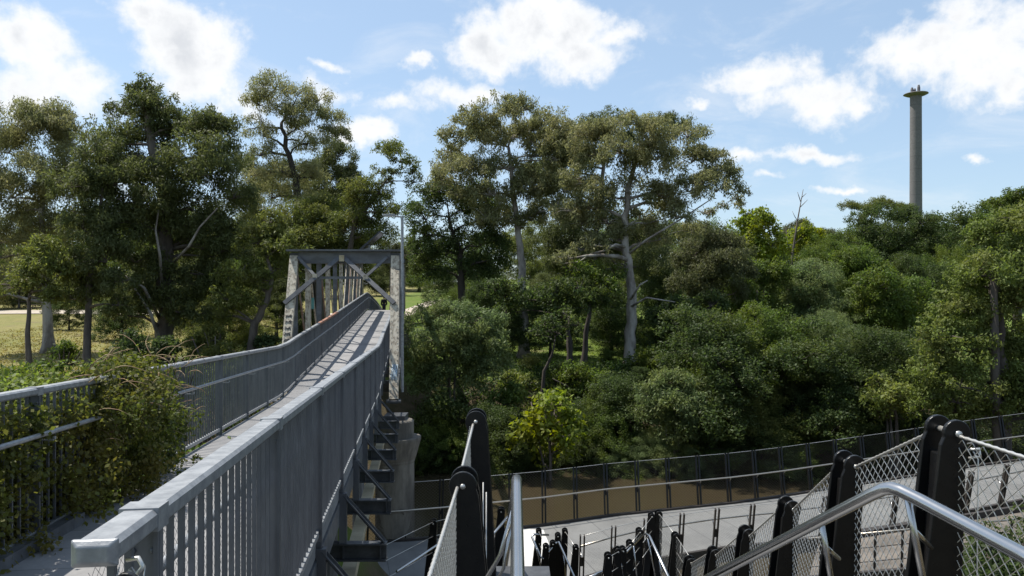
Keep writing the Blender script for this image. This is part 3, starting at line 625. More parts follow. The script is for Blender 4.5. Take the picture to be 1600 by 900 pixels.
# bushes left of the bridge, in front of the lawn
for i, (lb, kd, Y, lob, ft) in enumerate([
    ('low dark bush on the lawn between the two left trunks', 'green', 50, [(100, 545, 14), (112, 552, 12), (88, 555, 12)], (100, 572)),
    ('low dark bush beside the leaning dark tree foot', 'evergreen', 48, [(420, 540, 20), (440, 552, 18), (400, 555, 18)], (420, 580)),
    ('dark green bush at the left edge beyond the vine covered fence', 'green', 33, [(30, 600, 34), (75, 590, 28), (0, 620, 34), (60, 625, 32), (-40, 600, 36), (105, 610, 24)], (40, 680)),
    ('dark bush on the lawn edge in front of the biggest park tree', 'evergreen', 42, [(215, 535, 24), (240, 550, 24), (195, 550, 20), (270, 545, 18), (225, 570, 26)], (225, 600)),
    ('grey olive bush right of the biggest park tree', 'olive', 46, [(320, 520, 18), (345, 530, 18), (305, 540, 18), (330, 555, 22), (360, 550, 16)], (330, 585)),
    ('dark low bush behind the left fence near the portal', 'green', 36, [(330, 590, 28), (370, 580, 26), (290, 600, 28), (400, 575, 24), (350, 620, 30)], (345, 660)),
    ('rusty olive bush behind the vine covered fence', 'brown', 31, [(170, 600, 24), (200, 610, 24), (145, 615, 22), (235, 605, 22)], (185, 660))]):
    bush(lb, kd, Y, lob, ft, 170+i)

# the trees at the back, each a copy of one of a few with its own place and size
PROTO = {}
def proto(kind, seed):
    lob = {0: [(800, 330, 40), (755, 360, 44), (845, 365, 44), (800, 385, 48), (725, 405, 46), (875, 405, 46), (790, 435, 52), (840, 455, 48), (745, 455, 46), (700, 450, 36), (895, 455, 36), (800, 485, 40), (730, 490, 36), (860, 490, 36)],
           1: [(800, 345, 36), (770, 375, 42), (835, 375, 42), (800, 410, 50), (740, 425, 44), (860, 425, 44), (800, 460, 50), (750, 470, 42), (850, 470, 42), (705, 470, 34), (895, 470, 34), (790, 500, 36), (840, 505, 32), (745, 505, 30)]}[seed % 2]
    return make_tree('background_tree', 'x', 'tree', kind, 100, lob, [(800, 525), (800, 440), (800, 400)], .4, 90+seed, dens=.55, scale={'evergreen': 1.7, 'green': 1.25, 'sage': 1.0, 'olive': 1.3}.get(kind, 1.45), twigs=2, base=-5.0, fill=.6)
def place(kind, x, tp, Y, label, group, i, wide=1.15, name=None):
    p = P(x, tp, Y); z0 = gz(p[0], Y); s = max(1.0, p[2]-z0)/15.0; key = (kind, i % 2)
    if key not in PROTO: o = PROTO[key] = proto(kind, i % 2+2*len(PROTO))
    else: o = copy_tree(PROTO[key])
    o.location = (p[0], Y, z0-.2); o.scale = (s*wide, s*wide, s); o.rotation_euler = (0, 0, i*1.9)
    tag(o, label, 'tree', group)
    if name: o.name = name; o['category'] = 'bush' if 'bush' in name else 'tree'
    return o
def background():
    txt = ['far dark tree at the left edge behind the lawn', 'far olive tree behind the small leaning gum', 'far green tree between the two left gum trunks', 'far dark tree behind the gravel road left of the biggest gum',
           'far green tree behind the biggest park gum', 'far olive tree right of the biggest park gum', 'far dark tree behind the leaning tree', 'far green tree seen through the left truss', 'far tree behind the portal top',
           'far dark tree beyond the end of the footbridge', 'far green tree on the hill behind the oak trunk', 'far dark tree on the hill right of the oak trunk', 'far olive tree behind the forked giant gum', 'far dark tree between the giant gum trunks',
           'far green tree behind the broad gum trunk', 'far dark tree right of the broad gum', 'far green tree behind the brownish tree', 'far tree behind the lime green pointed tree', 'far dark tree under the skyline pines', 'far tree behind the bright rounded tree',
           'far dark tree left of the chimney foot', 'far green tree right of the chimney foot', 'far dark tree behind the big yellow green tree', 'far olive tree at the right edge']
    xs = [-20, 60, 120, 190, 265, 330, 400, 470, 540, 600, 700, 745, 830, 900, 980, 1050, 1110, 1180, 1240, 1310, 1380, 1465, 1540, 1620]
    tops = [375, 355, 370, 350, 350, 350, 355, 370, 385, 400, 400, 370, 365, 360, 360, 360, 370, 385, 380, 375, 372, 365, 345, 340]
    kinds = ['gum_dark', 'olive', 'green', 'gum_dark', 'green', 'olive', 'gum_dark', 'green', 'olive', 'gum_dark', 'green', 'evergreen', 'olive', 'gum_dark', 'green', 'evergreen', 'green', 'olive', 'evergreen', 'green', 'evergreen', 'green', 'evergreen', 'olive']
    for i, (x, tp, kd) in enumerate(zip(xs, tops, kinds)):
        Y = [128, 140, 133, 150, 138, 131, 145, 137, 150, 150, 150, 140, 120, 128, 118, 125, 110, 118, 125, 112, 120, 122, 112, 118][i]
        place(kd, x, tp, Y, txt[i], 'far trees around the park', i, 1.3)
    # a second rank of lower trees and scrub in the right hand wood
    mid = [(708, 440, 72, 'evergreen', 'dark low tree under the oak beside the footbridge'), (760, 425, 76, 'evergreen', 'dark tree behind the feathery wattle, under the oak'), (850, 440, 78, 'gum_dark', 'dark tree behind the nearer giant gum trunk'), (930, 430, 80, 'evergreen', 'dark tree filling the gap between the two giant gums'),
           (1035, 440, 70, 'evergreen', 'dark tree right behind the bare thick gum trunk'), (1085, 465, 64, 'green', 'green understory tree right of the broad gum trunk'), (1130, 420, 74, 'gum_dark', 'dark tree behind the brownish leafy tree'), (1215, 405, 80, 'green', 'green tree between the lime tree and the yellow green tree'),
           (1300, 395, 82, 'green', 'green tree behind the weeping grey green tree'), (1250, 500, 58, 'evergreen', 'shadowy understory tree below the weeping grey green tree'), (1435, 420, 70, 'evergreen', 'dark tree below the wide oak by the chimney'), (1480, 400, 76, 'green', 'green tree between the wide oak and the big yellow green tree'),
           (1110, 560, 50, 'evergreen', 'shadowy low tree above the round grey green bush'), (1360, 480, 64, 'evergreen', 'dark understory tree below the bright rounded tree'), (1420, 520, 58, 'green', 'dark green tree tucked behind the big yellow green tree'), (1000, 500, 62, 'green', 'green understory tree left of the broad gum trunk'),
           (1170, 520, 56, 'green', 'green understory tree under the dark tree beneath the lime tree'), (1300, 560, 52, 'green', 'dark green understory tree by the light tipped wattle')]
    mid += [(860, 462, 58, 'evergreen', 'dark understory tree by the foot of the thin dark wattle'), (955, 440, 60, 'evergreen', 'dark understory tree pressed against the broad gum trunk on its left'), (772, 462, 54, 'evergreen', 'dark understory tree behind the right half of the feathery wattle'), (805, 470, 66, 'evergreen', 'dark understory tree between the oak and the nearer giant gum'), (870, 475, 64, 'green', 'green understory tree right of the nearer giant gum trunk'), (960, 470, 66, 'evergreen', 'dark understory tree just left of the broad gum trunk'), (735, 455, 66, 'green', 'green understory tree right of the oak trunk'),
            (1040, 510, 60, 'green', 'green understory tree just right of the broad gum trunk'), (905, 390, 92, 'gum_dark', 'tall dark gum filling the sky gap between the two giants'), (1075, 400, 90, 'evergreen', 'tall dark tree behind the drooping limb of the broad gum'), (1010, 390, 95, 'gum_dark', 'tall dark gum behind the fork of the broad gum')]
    for i, (x, tp, Y, kd, lb) in enumerate([(312, 425, 63, 'gum_dark', 'dark low branched tree on the lawn just right of the biggest park gum'), (358, 450, 57, 'olive', 'olive low branched tree on the lawn left of the leaning tree'), (432, 440, 66, 'gum_dark', 'dark low branched tree between the leaning tree and the truss'),
            (190, 455, 68, 'evergreen', 'dark low branched tree on the lawn left of the biggest park gum'), (108, 468, 78, 'evergreen', 'dark low branched tree on the lawn between the two left gums')]): place(kd, x, tp, Y, lb, 'low trees on the lawn', i+140, 1.15)
    left = ['hedge like tree behind the gravel road at the left edge', 'low tree behind the gravel road by the pale foot', 'low tree behind the gravel road, left of the straight black trunk', 'low tree behind the gravel road, right of the straight black trunk', 'low tree behind the gravel road above the picnic table',
            'low tree behind the timber barrier at its left end', 'low tree behind the timber barrier at its right end', 'low tree behind the gravel road left of the leaning tree', 'low tree behind the gravel road right of the leaning tree', 'low tree behind the left truss post']
    for i, lb in enumerate(left): place(('green', 'gum_dark', 'evergreen', 'olive')[i % 4], -20+50*i, 405+12*(i*7 % 5), 111+2.2*(i % 3), 'dark '+lb if i % 4 != 3 else 'olive '+lb, 'low trees behind the gravel road', i+120, 1.25)
    for i, (x, tp, Y, kd, lb) in enumerate(mid): place(kd, x, tp, Y, lb, 'low trees in the wood', i+30, 1.0)
    bank = [(1120, 525, 42.0, 'evergreen', 'dark full tree on the bank right of the round grey green bush'), (1185, 500, 42.5, 'green', 'green full tree on the bank left of the light tipped wattle'), (1240, 540, 41.5, 'evergreen', 'dark full tree low on the bank before the light tipped wattle'),
            (1305, 505, 43.5, 'sage', 'pale full tree on the bank behind the shadowed waterline bushes'), (1350, 545, 42.0, 'evergreen', 'dark full tree on the bank left of the low yellowish bush'), (1075, 610, 41.5, 'green', 'green full bush crowding the round grey green bush'), (985, 615, 41.5, 'evergreen', 'dark full bush left of the round grey green bush'),
            (935, 640, 41.0, 'green', 'full bush right behind the sunlit bright green bush'), (1430, 540, 46, 'green', 'green full tree half hidden by the big yellow green tree'), (1150, 600, 40.8, 'olive', 'olive full bush at the foot of the dark bank tree'), (790, 655, 39.8, 'evergreen', 'dark full bush overhanging the water right of the tall fin posts'), (690, 660, 40.2, 'green', 'green full bush overhanging the water behind the tall fin posts')]
    for i, (x, tp, Y, kd, lb) in enumerate(bank): place(kd, x, tp, Y, lb, 'full trees along the right bank', i+100, 1.2, name='bank_tree')
    low = [(640, 690, 'evergreen', 'bush at the waterline beside the pier'), (700, 700, 'green', 'waterline bush left of the tall fin posts'), (775, 690, 'evergreen', 'waterline bush right of the tall fin posts'), (820, 700, 'green', 'waterline bush left of the bright green bush'),
           (915, 690, 'evergreen', 'waterline bush right of the bright green bush'), (965, 685, 'green', 'waterline bush below the dark bank bush'), (1025, 680, 'sage', 'pale waterline bush under the round grey green bush'), (1085, 680, 'evergreen', 'waterline bush right of the round grey green bush'),
           (1135, 672, 'green', 'waterline bush left of the dark wattle'), (1190, 668, 'evergreen', 'waterline bush under the dark olive wattle'), (1245, 660, 'green', 'waterline bush under the light tipped wattle'), (1300, 655, 'evergreen', 'waterline bush right of the light tipped wattle'),
           (1350, 650, 'green', 'waterline bush under the low yellowish bush'), (1420, 640, 'evergreen', 'waterline bush under the big yellow green tree'), (1500, 630, 'green', 'waterline bush behind the right fin post'), (1580, 620, 'evergreen', 'waterline bush at the right edge')]
    low = [(x, tp+8, 'evergreen' if kd == 'green' and x % 2 == 0 else kd, lb) for (x, tp, kd, lb) in low]  # darker leaf kind on some bushes paints in the shade under the bank trees
    for i, (x, tp, kd, lb) in enumerate(low): place(kd, x, tp, 39.4+.7*(i % 3)+(1.2 if x > 1250 else 0), lb, BB, i+60, 1.5, name='bank_bush')
    sc = [(830, 560, 50, 'scrub bush behind the thin black forked tree', 'olive'), (760, 565, 49, 'scrub bush behind the feathery wattle', 'green'), (950, 560, 54, 'scrub bush in front of the lawn left of the broad gum foot', 'green'), (880, 590, 48, 'scrub bush left of the thin dark wattle foot', 'evergreen'),
          (1000, 600, 47, 'scrub bush below the broad gum foot', 'evergreen'), (1070, 560, 52, 'scrub bush right of the broad gum foot', 'green'), (700, 620, 45, 'scrub bush among the feathery wattle stems', 'evergreen'), (935, 620, 45.5, 'scrub bush above the dark bank bush', 'evergreen')]
    for i, (x, tp, Y, lb, kd) in enumerate(sc): place(kd, x, tp, Y, lb, BB, i+80, 1.5, name='bank_bush')
background()

place('green', 655, 400, 190, 'far green tree on the hilltop just right of the light pole', 'far trees around the park', 160, 1.5)
place('gum_dark', 622, 392, 200, 'far dark tree on the hilltop behind the light pole', 'far trees around the park', 161, 1.5)

# leaf litter and low growth on the banks: nobody could count it
def ground_cover():
    rng = np.random.default_rng(77); k = dict(KIND['green']); k['scale'] = 1.0
    n = 5200; x = rng.uniform(-26, 34, n); y = rng.uniform(39, 52, n)
    z = ground(x, y); ok = (z > -9.4) & ~((np.abs(x+.1333*y+1.5) < 2.2)); cs = np.stack([x, y, z+.1], 1)[ok]
    rs = rng.uniform(.25, .6, len(cs)); lv = puff_leaves(rng, cs, rs, k, rs**2*150)
    link('undergrowth', quads_mesh('undergrowth', lv, leafmat('undergrowth_leaves', (.030, .050, .014), .6, .35)), None); tag(bpy.data.objects['undergrowth'], kind='stuff')  # leaf colour darkened to carry the shade of the bank growth
    # longer tufts standing in the lawn
    for nm, n, xr, yr, mt in (('lawn_grass', 9000, (-50, -15), (44, 100), leafmat('dry_lawn_tufts', (.135, .122, .038), .5, .4, col2=(.20, .155, .06))), ('green_lawn_grass', 6500, (-15, 26), (50, 100), leafmat('green_lawn_tufts', (.085, .125, .022), .45, .3))):
        x = rng.uniform(*xr, n); y = rng.uniform(*yr, n); ok = np.abs(x+.1333*y+2.1) > 2.0; x = x[ok]; y = y[ok]
        cs = np.stack([x, y, ground(x, y)+.03], 1); k2 = dict(k); k2['scale'] = .8; k2['flat'] = .35; rs = rng.uniform(.2, .5, len(cs))
        lv = puff_leaves(rng, cs, rs, k2, rs**2*60)
        link(nm, quads_mesh(nm, lv, mt), None); tag(bpy.data.objects[nm], kind='stuff')
    # near bank, beside the ramp
    n = 900; x = rng.uniform(-16, -4.4, n); y = rng.uniform(4, 21, n); cs = np.stack([x, y, ground(x, y)+.08], 1)
    n2 = 600; x = rng.uniform(-2, 16, n2); y = rng.uniform(6, 19, n2); c2 = np.stack([x, y, ground(x, y)+.05], 1); c2 = c2[np.abs(x+1) > 0]
    cs = np.concatenate([cs, c2]); rs = rng.uniform(.15, .4, len(cs)); k['scale'] = .6
    lv = puff_leaves(rng, cs, rs, k, rs**2*420)
    link('grass', quads_mesh('grass', lv, leafmat('grass_blades', (.075, .115, .022), .5, .35)), None); tag(bpy.data.objects['grass'], kind='stuff')
ground_cover()

# small things on the lawn
def lawn_things():
    p = P(92, 548, 58); mb = MB(); rng = np.random.default_rng(8)
    mb.sphere((p[0], 58, gz(p[0], 58)+.18), .6, 14, 8, (1.3, .8, .6)); mb.sphere((p[0]+.7, 58.1, gz(p[0], 58)+.12), .35, 12, 7, (1.2, .9, .7)); mb.sphere((p[0]-.5, 57.9, gz(p[0], 58)+.25), .35, 12, 7, (1.0, .9, .7))
    for v in mb.v: v += rng.normal(0, .03, v.shape)
    tag(mb.build('boulder', rockm), 'low dark boulder lying on the dry lawn by the pale trunk', 'rock')
    # low timber barrier along the gravel road
    y = 99.0; x0, x1 = P(255, 0, y)[0], P(345, 0, y)[0]
    r = thing('road_barrier', ((x0+x1)/2, y, gz((x0+x1)/2, y)), 'low brown timber barrier beside the gravel road behind the biggest park tree', 'barrier')
    for z in (.45, .85): MB().bar((x0, y, gz(x0, y)+z), (x1, y, gz(x1, y)+z), .12, .2).build('rail', paint_red, r)
    for x in np.linspace(x0, x1, 6): MB().box((x, y+.13, gz(x, y)+.45), (.14, .12, 1.1)).build('post', bark_mid, r)
    for (px, Y, lb) in ((208, 96, 'dark timber picnic table under the trees left of the biggest gum'), (60, 108, 'dark timber picnic table far on the lawn at the left')):
        p = P(px, 0, Y); z = gz(p[0], Y); t = thing('picnic_table', (p[0], Y, z), lb, 'table')
        MB().box((p[0], Y, z+.74), (1.8, .8, .06)).build('tabletop', bark_mid, t)
        for s in (-.75, .75):
            MB().box((p[0], Y+s, z+.44), (1.8, .3, .05)).build('bench', bark_mid, t)
        for s in (-.6, .6):
            MB().bar((p[0]+s, Y-.7, z), (p[0]+s, Y-.25, z+.72), .1, .06).bar((p[0]+s, Y+.7, z), (p[0]+s, Y+.25, z+.72), .1, .06).bar((p[0]+s, Y-.8, z+.4), (p[0]+s, Y+.8, z+.4), .08, .06).build('leg', bark_mid, t)
lawn_things()

def chimney():
    Y = 330.0; top = P(1431, 148, Y); r = 8.6/F*Y; bz = gz(top[0], Y)-1; h = top[2]-bz
    t = thing('concrete_chimney', (top[0], Y, bz), 'tall grey concrete chimney with a wide disc cap on the skyline', 'chimney')
    MB().lathe([(r*1.12, 0), (r*1.03, h*.5), (r*.98, h*.9), (r*.98, h-.1)], (top[0], Y, bz), 40).build('shaft', chim, t)
    MB().lathe([(r*1.0, -.7), (r*1.6, -.35), (r*2.08, .2), (r*2.0, .45), (r*.9, .7)], (top[0], Y, top[2]), 40).build('cap_disc', chim, t)
    for dx, hh, rr in ((-.48, 2.6, .27), (.36, 3.3, .27), (.02, 2.2, .22)):
        x = top[0]+dx*r; MB().lathe([(r*rr, .6), (r*rr*.95, .6+hh*.7), (r*rr*.6, .7+hh)], (x, Y+(.4 if dx < .2 else -.3)*r, top[2]), 16).build('flue', chim, t)
chimney()
# ------------------------------------------------------------------ wire mesh
def mesh_net(mb, a, b, c, d, cw, ch, r, normal):
    """diamond netting on the quad a b (foot) c d (head: c over b, d over a)"""
    a, b, c, d = (V(*q) for q in (a, b, c, d)); W = (np.linalg.norm(b-a)+np.linalg.norm(c-d))/2; H = (np.linalg.norm(d-a)+np.linalg.norm(c-b))/2
    nu = max(2, int(round(W/cw))); nv = max(2, int(round(H/(ch/2)))); nn = V(*nrm(normal)); lat = nrm(b-a)
    i = np.arange(nu)[:, None]; j = np.arange(nv+1)[None]
    sgn = np.where((i+j) % 2 == 0, 1, -1)*.5*.94; u = np.clip((i+.5+sgn)/nu, 0, 1)[..., None]; v = (j/nv*np.ones((nu, 1)))[..., None]
    p = (a*(1-u)+b*u)*(1-v)+(d*(1-u)+c*u)*v
    ang = np.arange(3)*2*math.pi/3+.5; off = r*(np.cos(ang)[:, None]*lat+np.sin(ang)[:, None]*nn)
    vv = (p[:, :, None, :]+off).reshape(-1, 3); K = 3; f = []
    base = (np.arange(nu)[:, None]*(nv+1)+np.arange(nv)[None]).reshape(-1)*K
    for q in range(K): q2 = (q+1) % K; f.append(np.stack([base+q, base+q2, base+K+q2, base+K+q], 1))
    return mb.raw(vv, np.concatenate(f).tolist(), True)
def rope(mb, a, b, r=.006, sag=.0, step=.022):
    a, b = V(*a), V(*b); n = max(4, int(np.linalg.norm(b-a)/step)); t = np.linspace(0, 1, n)
    return mb.tube([lerp(a, b, q)-V(0, 0, sag*math.sin(math.pi*q)) for q in t], [r*(1.25 if i % 2 else .85) for i in range(n)], 6)

# ------------------------------------------------------------------ the footbridge and its approach ramp
def B(off, Y, dz=0.0): return V(off-.1333*Y, Y, float(zdeck(Y))+dz)     # a point beside the bridge axis, dz above its deck
OL, OR = -3.36, -.833
YS = list(np.arange(-1, 19.5, 1.5))+[19.7, 20.4, 21.2, 22.4, 23.6]+list(np.arange(26, 58, 2.5))+[58, 59.3, 60.5, 61.7, 63, 66, 70, 74, 78, 84, 90, 96]
RECT = lambda w, h, c=0: [(-w/2+c, -h/2), (w/2-c, -h/2), (w/2, -h/2+c), (w/2, h/2-c), (w/2-c, h/2), (-w/2+c, h/2), (-w/2, h/2-c), (-w/2, -h/2+c)] if c else [(-w/2, -h/2), (w/2, -h/2), (w/2, h/2), (-w/2, h/2)]
def along(off, dz, y0, y1): return [B(off, y, dz) for y in [y0]+[q for q in YS if y0 < q < y1]+[y1]]

def approach_ramp():
    t = thing('approach_ramp', B(-2.1, 8, 0), 'grey approach ramp leading up to the truss footbridge, carried on steel cross beams', 'ramp')
    mid = (OL+OR)/2
    MB().sweep([(-1.25, -.12), (1.25, -.12), (1.25, 0), (-1.25, 0)], along(mid, 0, -1, 22.3), side=LAT).build('deck', deck_mat, t)
    for off in (OL+.03, OR-.03): MB().sweep([(-.04, -.40), (.04, -.40), (.04, -.14), (-.04, -.14)], along(off, 0, -1, 22.3), side=LAT).build('edge_beam', galv_post, t)
    MB().sweep(RECT(.17, .13), along(-.72, -1.0, 4.0, 20.2), side=LAT).build('timber_duct', duct_mat, t)
    for k in range(1, 9):
        Y = 2.41+2.23*k
        a = B(-3.65, Y, -.73); b = B(-.273, Y, -.73); mb = MB()
        mb.bar(a, b, .012, .17).bar(a+V(0, 0, .095), b+V(0, 0, .095), .13, .018).bar(a-V(0, 0, .095), b-V(0, 0, .095), .13, .018)
        for q in (.02, .15, .4, .7): p = lerp(b, a, q); mb.bar(p-V(0, 0, .085), p+V(0, 0, .085), .012, .10, up=(0, 1, 0))
        mb.build('cross_beam', mid_steel, t)
        mb = MB(); mb.bar(B(OR+.03, Y, -.05), B(-.30, Y, -.62), .09, .014, up=LAT).bar(B(OR+.03, Y+.02, -.05), B(-.30, Y+.02, -.62), .014, .06, up=LAT).build('strut', mid_steel, t)
        MB().bar(B(OR+.045, Y, -.64), B(OR+.045, Y, -.04), .09, .09, up=LAT).build('hanger', galv_post, t)
    for Y in (4.64, 11.33, 18.0):
        for off in (-3.0, -1.2):
            p = B(off, Y, -.84); z0 = gz(p[0], Y)-.3; mb = MB(); mb.lathe([(.14, 0), (.14, p[2]-z0)], (p[0], Y, z0), 16).build('column', galv_post, t)
approach_ramp()

def railing(side):
    off = OL if side < 0 else OR; y0 = 3.0 if side < 0 else 2.04; y1 = 94.0; inn = -side
    lab = 'galvanised railing on the far side of the deck, with the creeper on it' if side < 0 else 'galvanised railing nearest the viewer, with a capped square top rail end'
    t = thing('ramp_railing', B(off, y0, 0), lab, 'railing', 'railings of the ramp and footbridge')
    tr = MB().sweep(RECT(.112, .066, .014), along(off, 1.4-.0375, y0, y1), side=LAT).build('top_rail', galv, t)
    if side > 0:
        mb = MB(); p = B(off, y0, 1.4-.0375); v = []
        for (w, h, d) in ((.117, .073, .001), (.117, .073, -.012), (.080, .042, -.026)):
            for (a, b) in ((-w/2, -h/2), (w/2, -h/2), (w/2, h/2), (-w/2, h/2)): v.append(p+LAT*a+V(0, 0, b)+ALONG*d)
        mb.raw(v, [(0, 1, 2, 3)]+[(i*4+j, (i+1)*4+j, (i+1)*4+(j+1) % 4, i*4+(j+1) % 4) for i in (0, 1) for j in range(4)]+[(11, 10, 9, 8)])
        mb.build('end_cap', galv, t, bevel=.004)
        q = B(off, y0+.06, 1.30)+LAT*.075; mb = MB()
        mb.tube([q+V(-.02, 0, .02), q+V(.012, 0, .025), q+V(.03, -.01, .005), q+V(.01, -.01, -.02), q+V(-.01, 0, -.005)], .007, 8)
        mb.tube([q+V(.01, -.01, -.02)]+[q+V(.006+.004*math.sin(i*2.2), -.01+.004*math.cos(i*2.2), -.03-.03*i) for i in range(9)], [.012 if i % 2 else .008 for i in range(10)], 7)
        mb.tube([q+V(-.04, 0, .0), q+V(-.06, -.02, -.12), q+V(-.08, -.02, -.3)], .002, 5).tube([q+V(.03, 0, 0), q+V(.015, .0, -.12), q+V(.02, .02, -.3)], .002, 5)
        mb.build('wire_shackle', wire, t)
    else:
        MB().sweep(RECT(.122, .082, .014), along(off, 1.4-.0375, 28.4, 35.5), side=LAT).build('orange_rail_section', rusty_rail, t)
        MB().sweep([(-.09, -.02), (.09, -.02), (.09, .10), (-.09, .10)], along(off+.05, 0, 3.0, 7.6), side=LAT).build('kerb', galv_post, t)
    if side > 0:
        n = MB(); mesh_net(n, B(off-.03, 2.06, .12), B(off-.03, 9.0, .12), B(off-.03, 9.0, 1.3), B(off-.03, 2.06, 1.3), .024, .04, .0008, LAT); n.build('mesh_infill', galv_post, t)
    for y in [2.41+2.23*q for q in range(1 if side < 0 else 0, 16)]:          # lapped joint plates of the top rail over each post
        MB().bar(B(off, y-.05, 1.4-.036), B(off, y+.05, 1.4-.036), .117, .073).build('joint_plate', galv, t)
    MB().sweep(RECT(.05, .05), along(off, .095, y0, y1), side=LAT).build('bottom_rail', galv, t)
    hr = MB().tube(along(off+.16*inn, 1.0, y0+.25, 92.0), .0225, 10).build('handrail', galv, t)
    # posts
    pm = MB(); [pm.sphere((LAT*.03*q-ALONG*.012+V(0, 0, zz_)), .011, 6, 4) for q in (-1, 1) for zz_ in (.02, 1.26)]; pm.bar((0, 0, -.30), (0, 0, 1.33), .10, .02, up=ALONG).bar(LAT*.042*side+V(0, 0, -.3), LAT*.042*side+V(0, 0, 1.33), .014, .055, up=ALONG)
    pme = pm.mesh('post'); pme.materials.append(galv_post)
    bm = MB(); bm.bar(-LAT*.17*side+V(0, 0, -.045), -LAT*.17*side+V(0, 0, -.02), .02, .02).bar(-LAT*.165*side+V(0, 0, -.05), -LAT*.04*side+V(0, 0, -.05), .02, .012)
    bme = bm.mesh('bracket'); bme.materials.append(galv)
    k0 = -1 if side < 0 else 0; posts = []
    first = None; y = 2.41+2.23*(1 if side < 0 else 0); ys = []
    while y < y1: ys.append(y); y += 2.23
    src = bpy.data.objects.new('post', pme); srb = bpy.data.objects.new('bracket', bme)
    for y in ys:
        p = inst(src, t, B(off, y, 0)); 
        b = srb.copy(); COL.objects.link(b); b.parent = p; b.location = (0, 0, 1.0-.02) if False else (0, 0, .975)
    bpy.data.objects.remove(src); bpy.data.objects.remove(srb)
    # balusters: the nearest hundred each by itself, the rest as one
    ybars = []
    for a in [y0-.02]+ys[:-1]:
        nxt = min([q for q in ys if q > a+.05], default=y1); n = max(1, int(round((nxt-a)/.135)))
        ybars += list(np.linspace(a, nxt, n+1)[1:-1])
    bar = MB(); bar.bar((0, 0, .11), (0, 0, 1.33), .021, .021, up=ALONG); bme = bar.mesh('baluster'); bme.materials.append(galv_post)
    src = bpy.data.objects.new('baluster', bme)
    for y in ybars[:98]: inst(src, t, B(off, y, 0))
    bpy.data.objects.remove(src)
    rest = MB()
    for y in ybars[98:]: rest.bar(B(off, y, .11), B(off, y, 1.33), .021, .021, up=ALONG)
    o = rest.build('balusters', galv_post, t); o['kind'] = 'stuff'
    return t
railing(1); railing(-1)

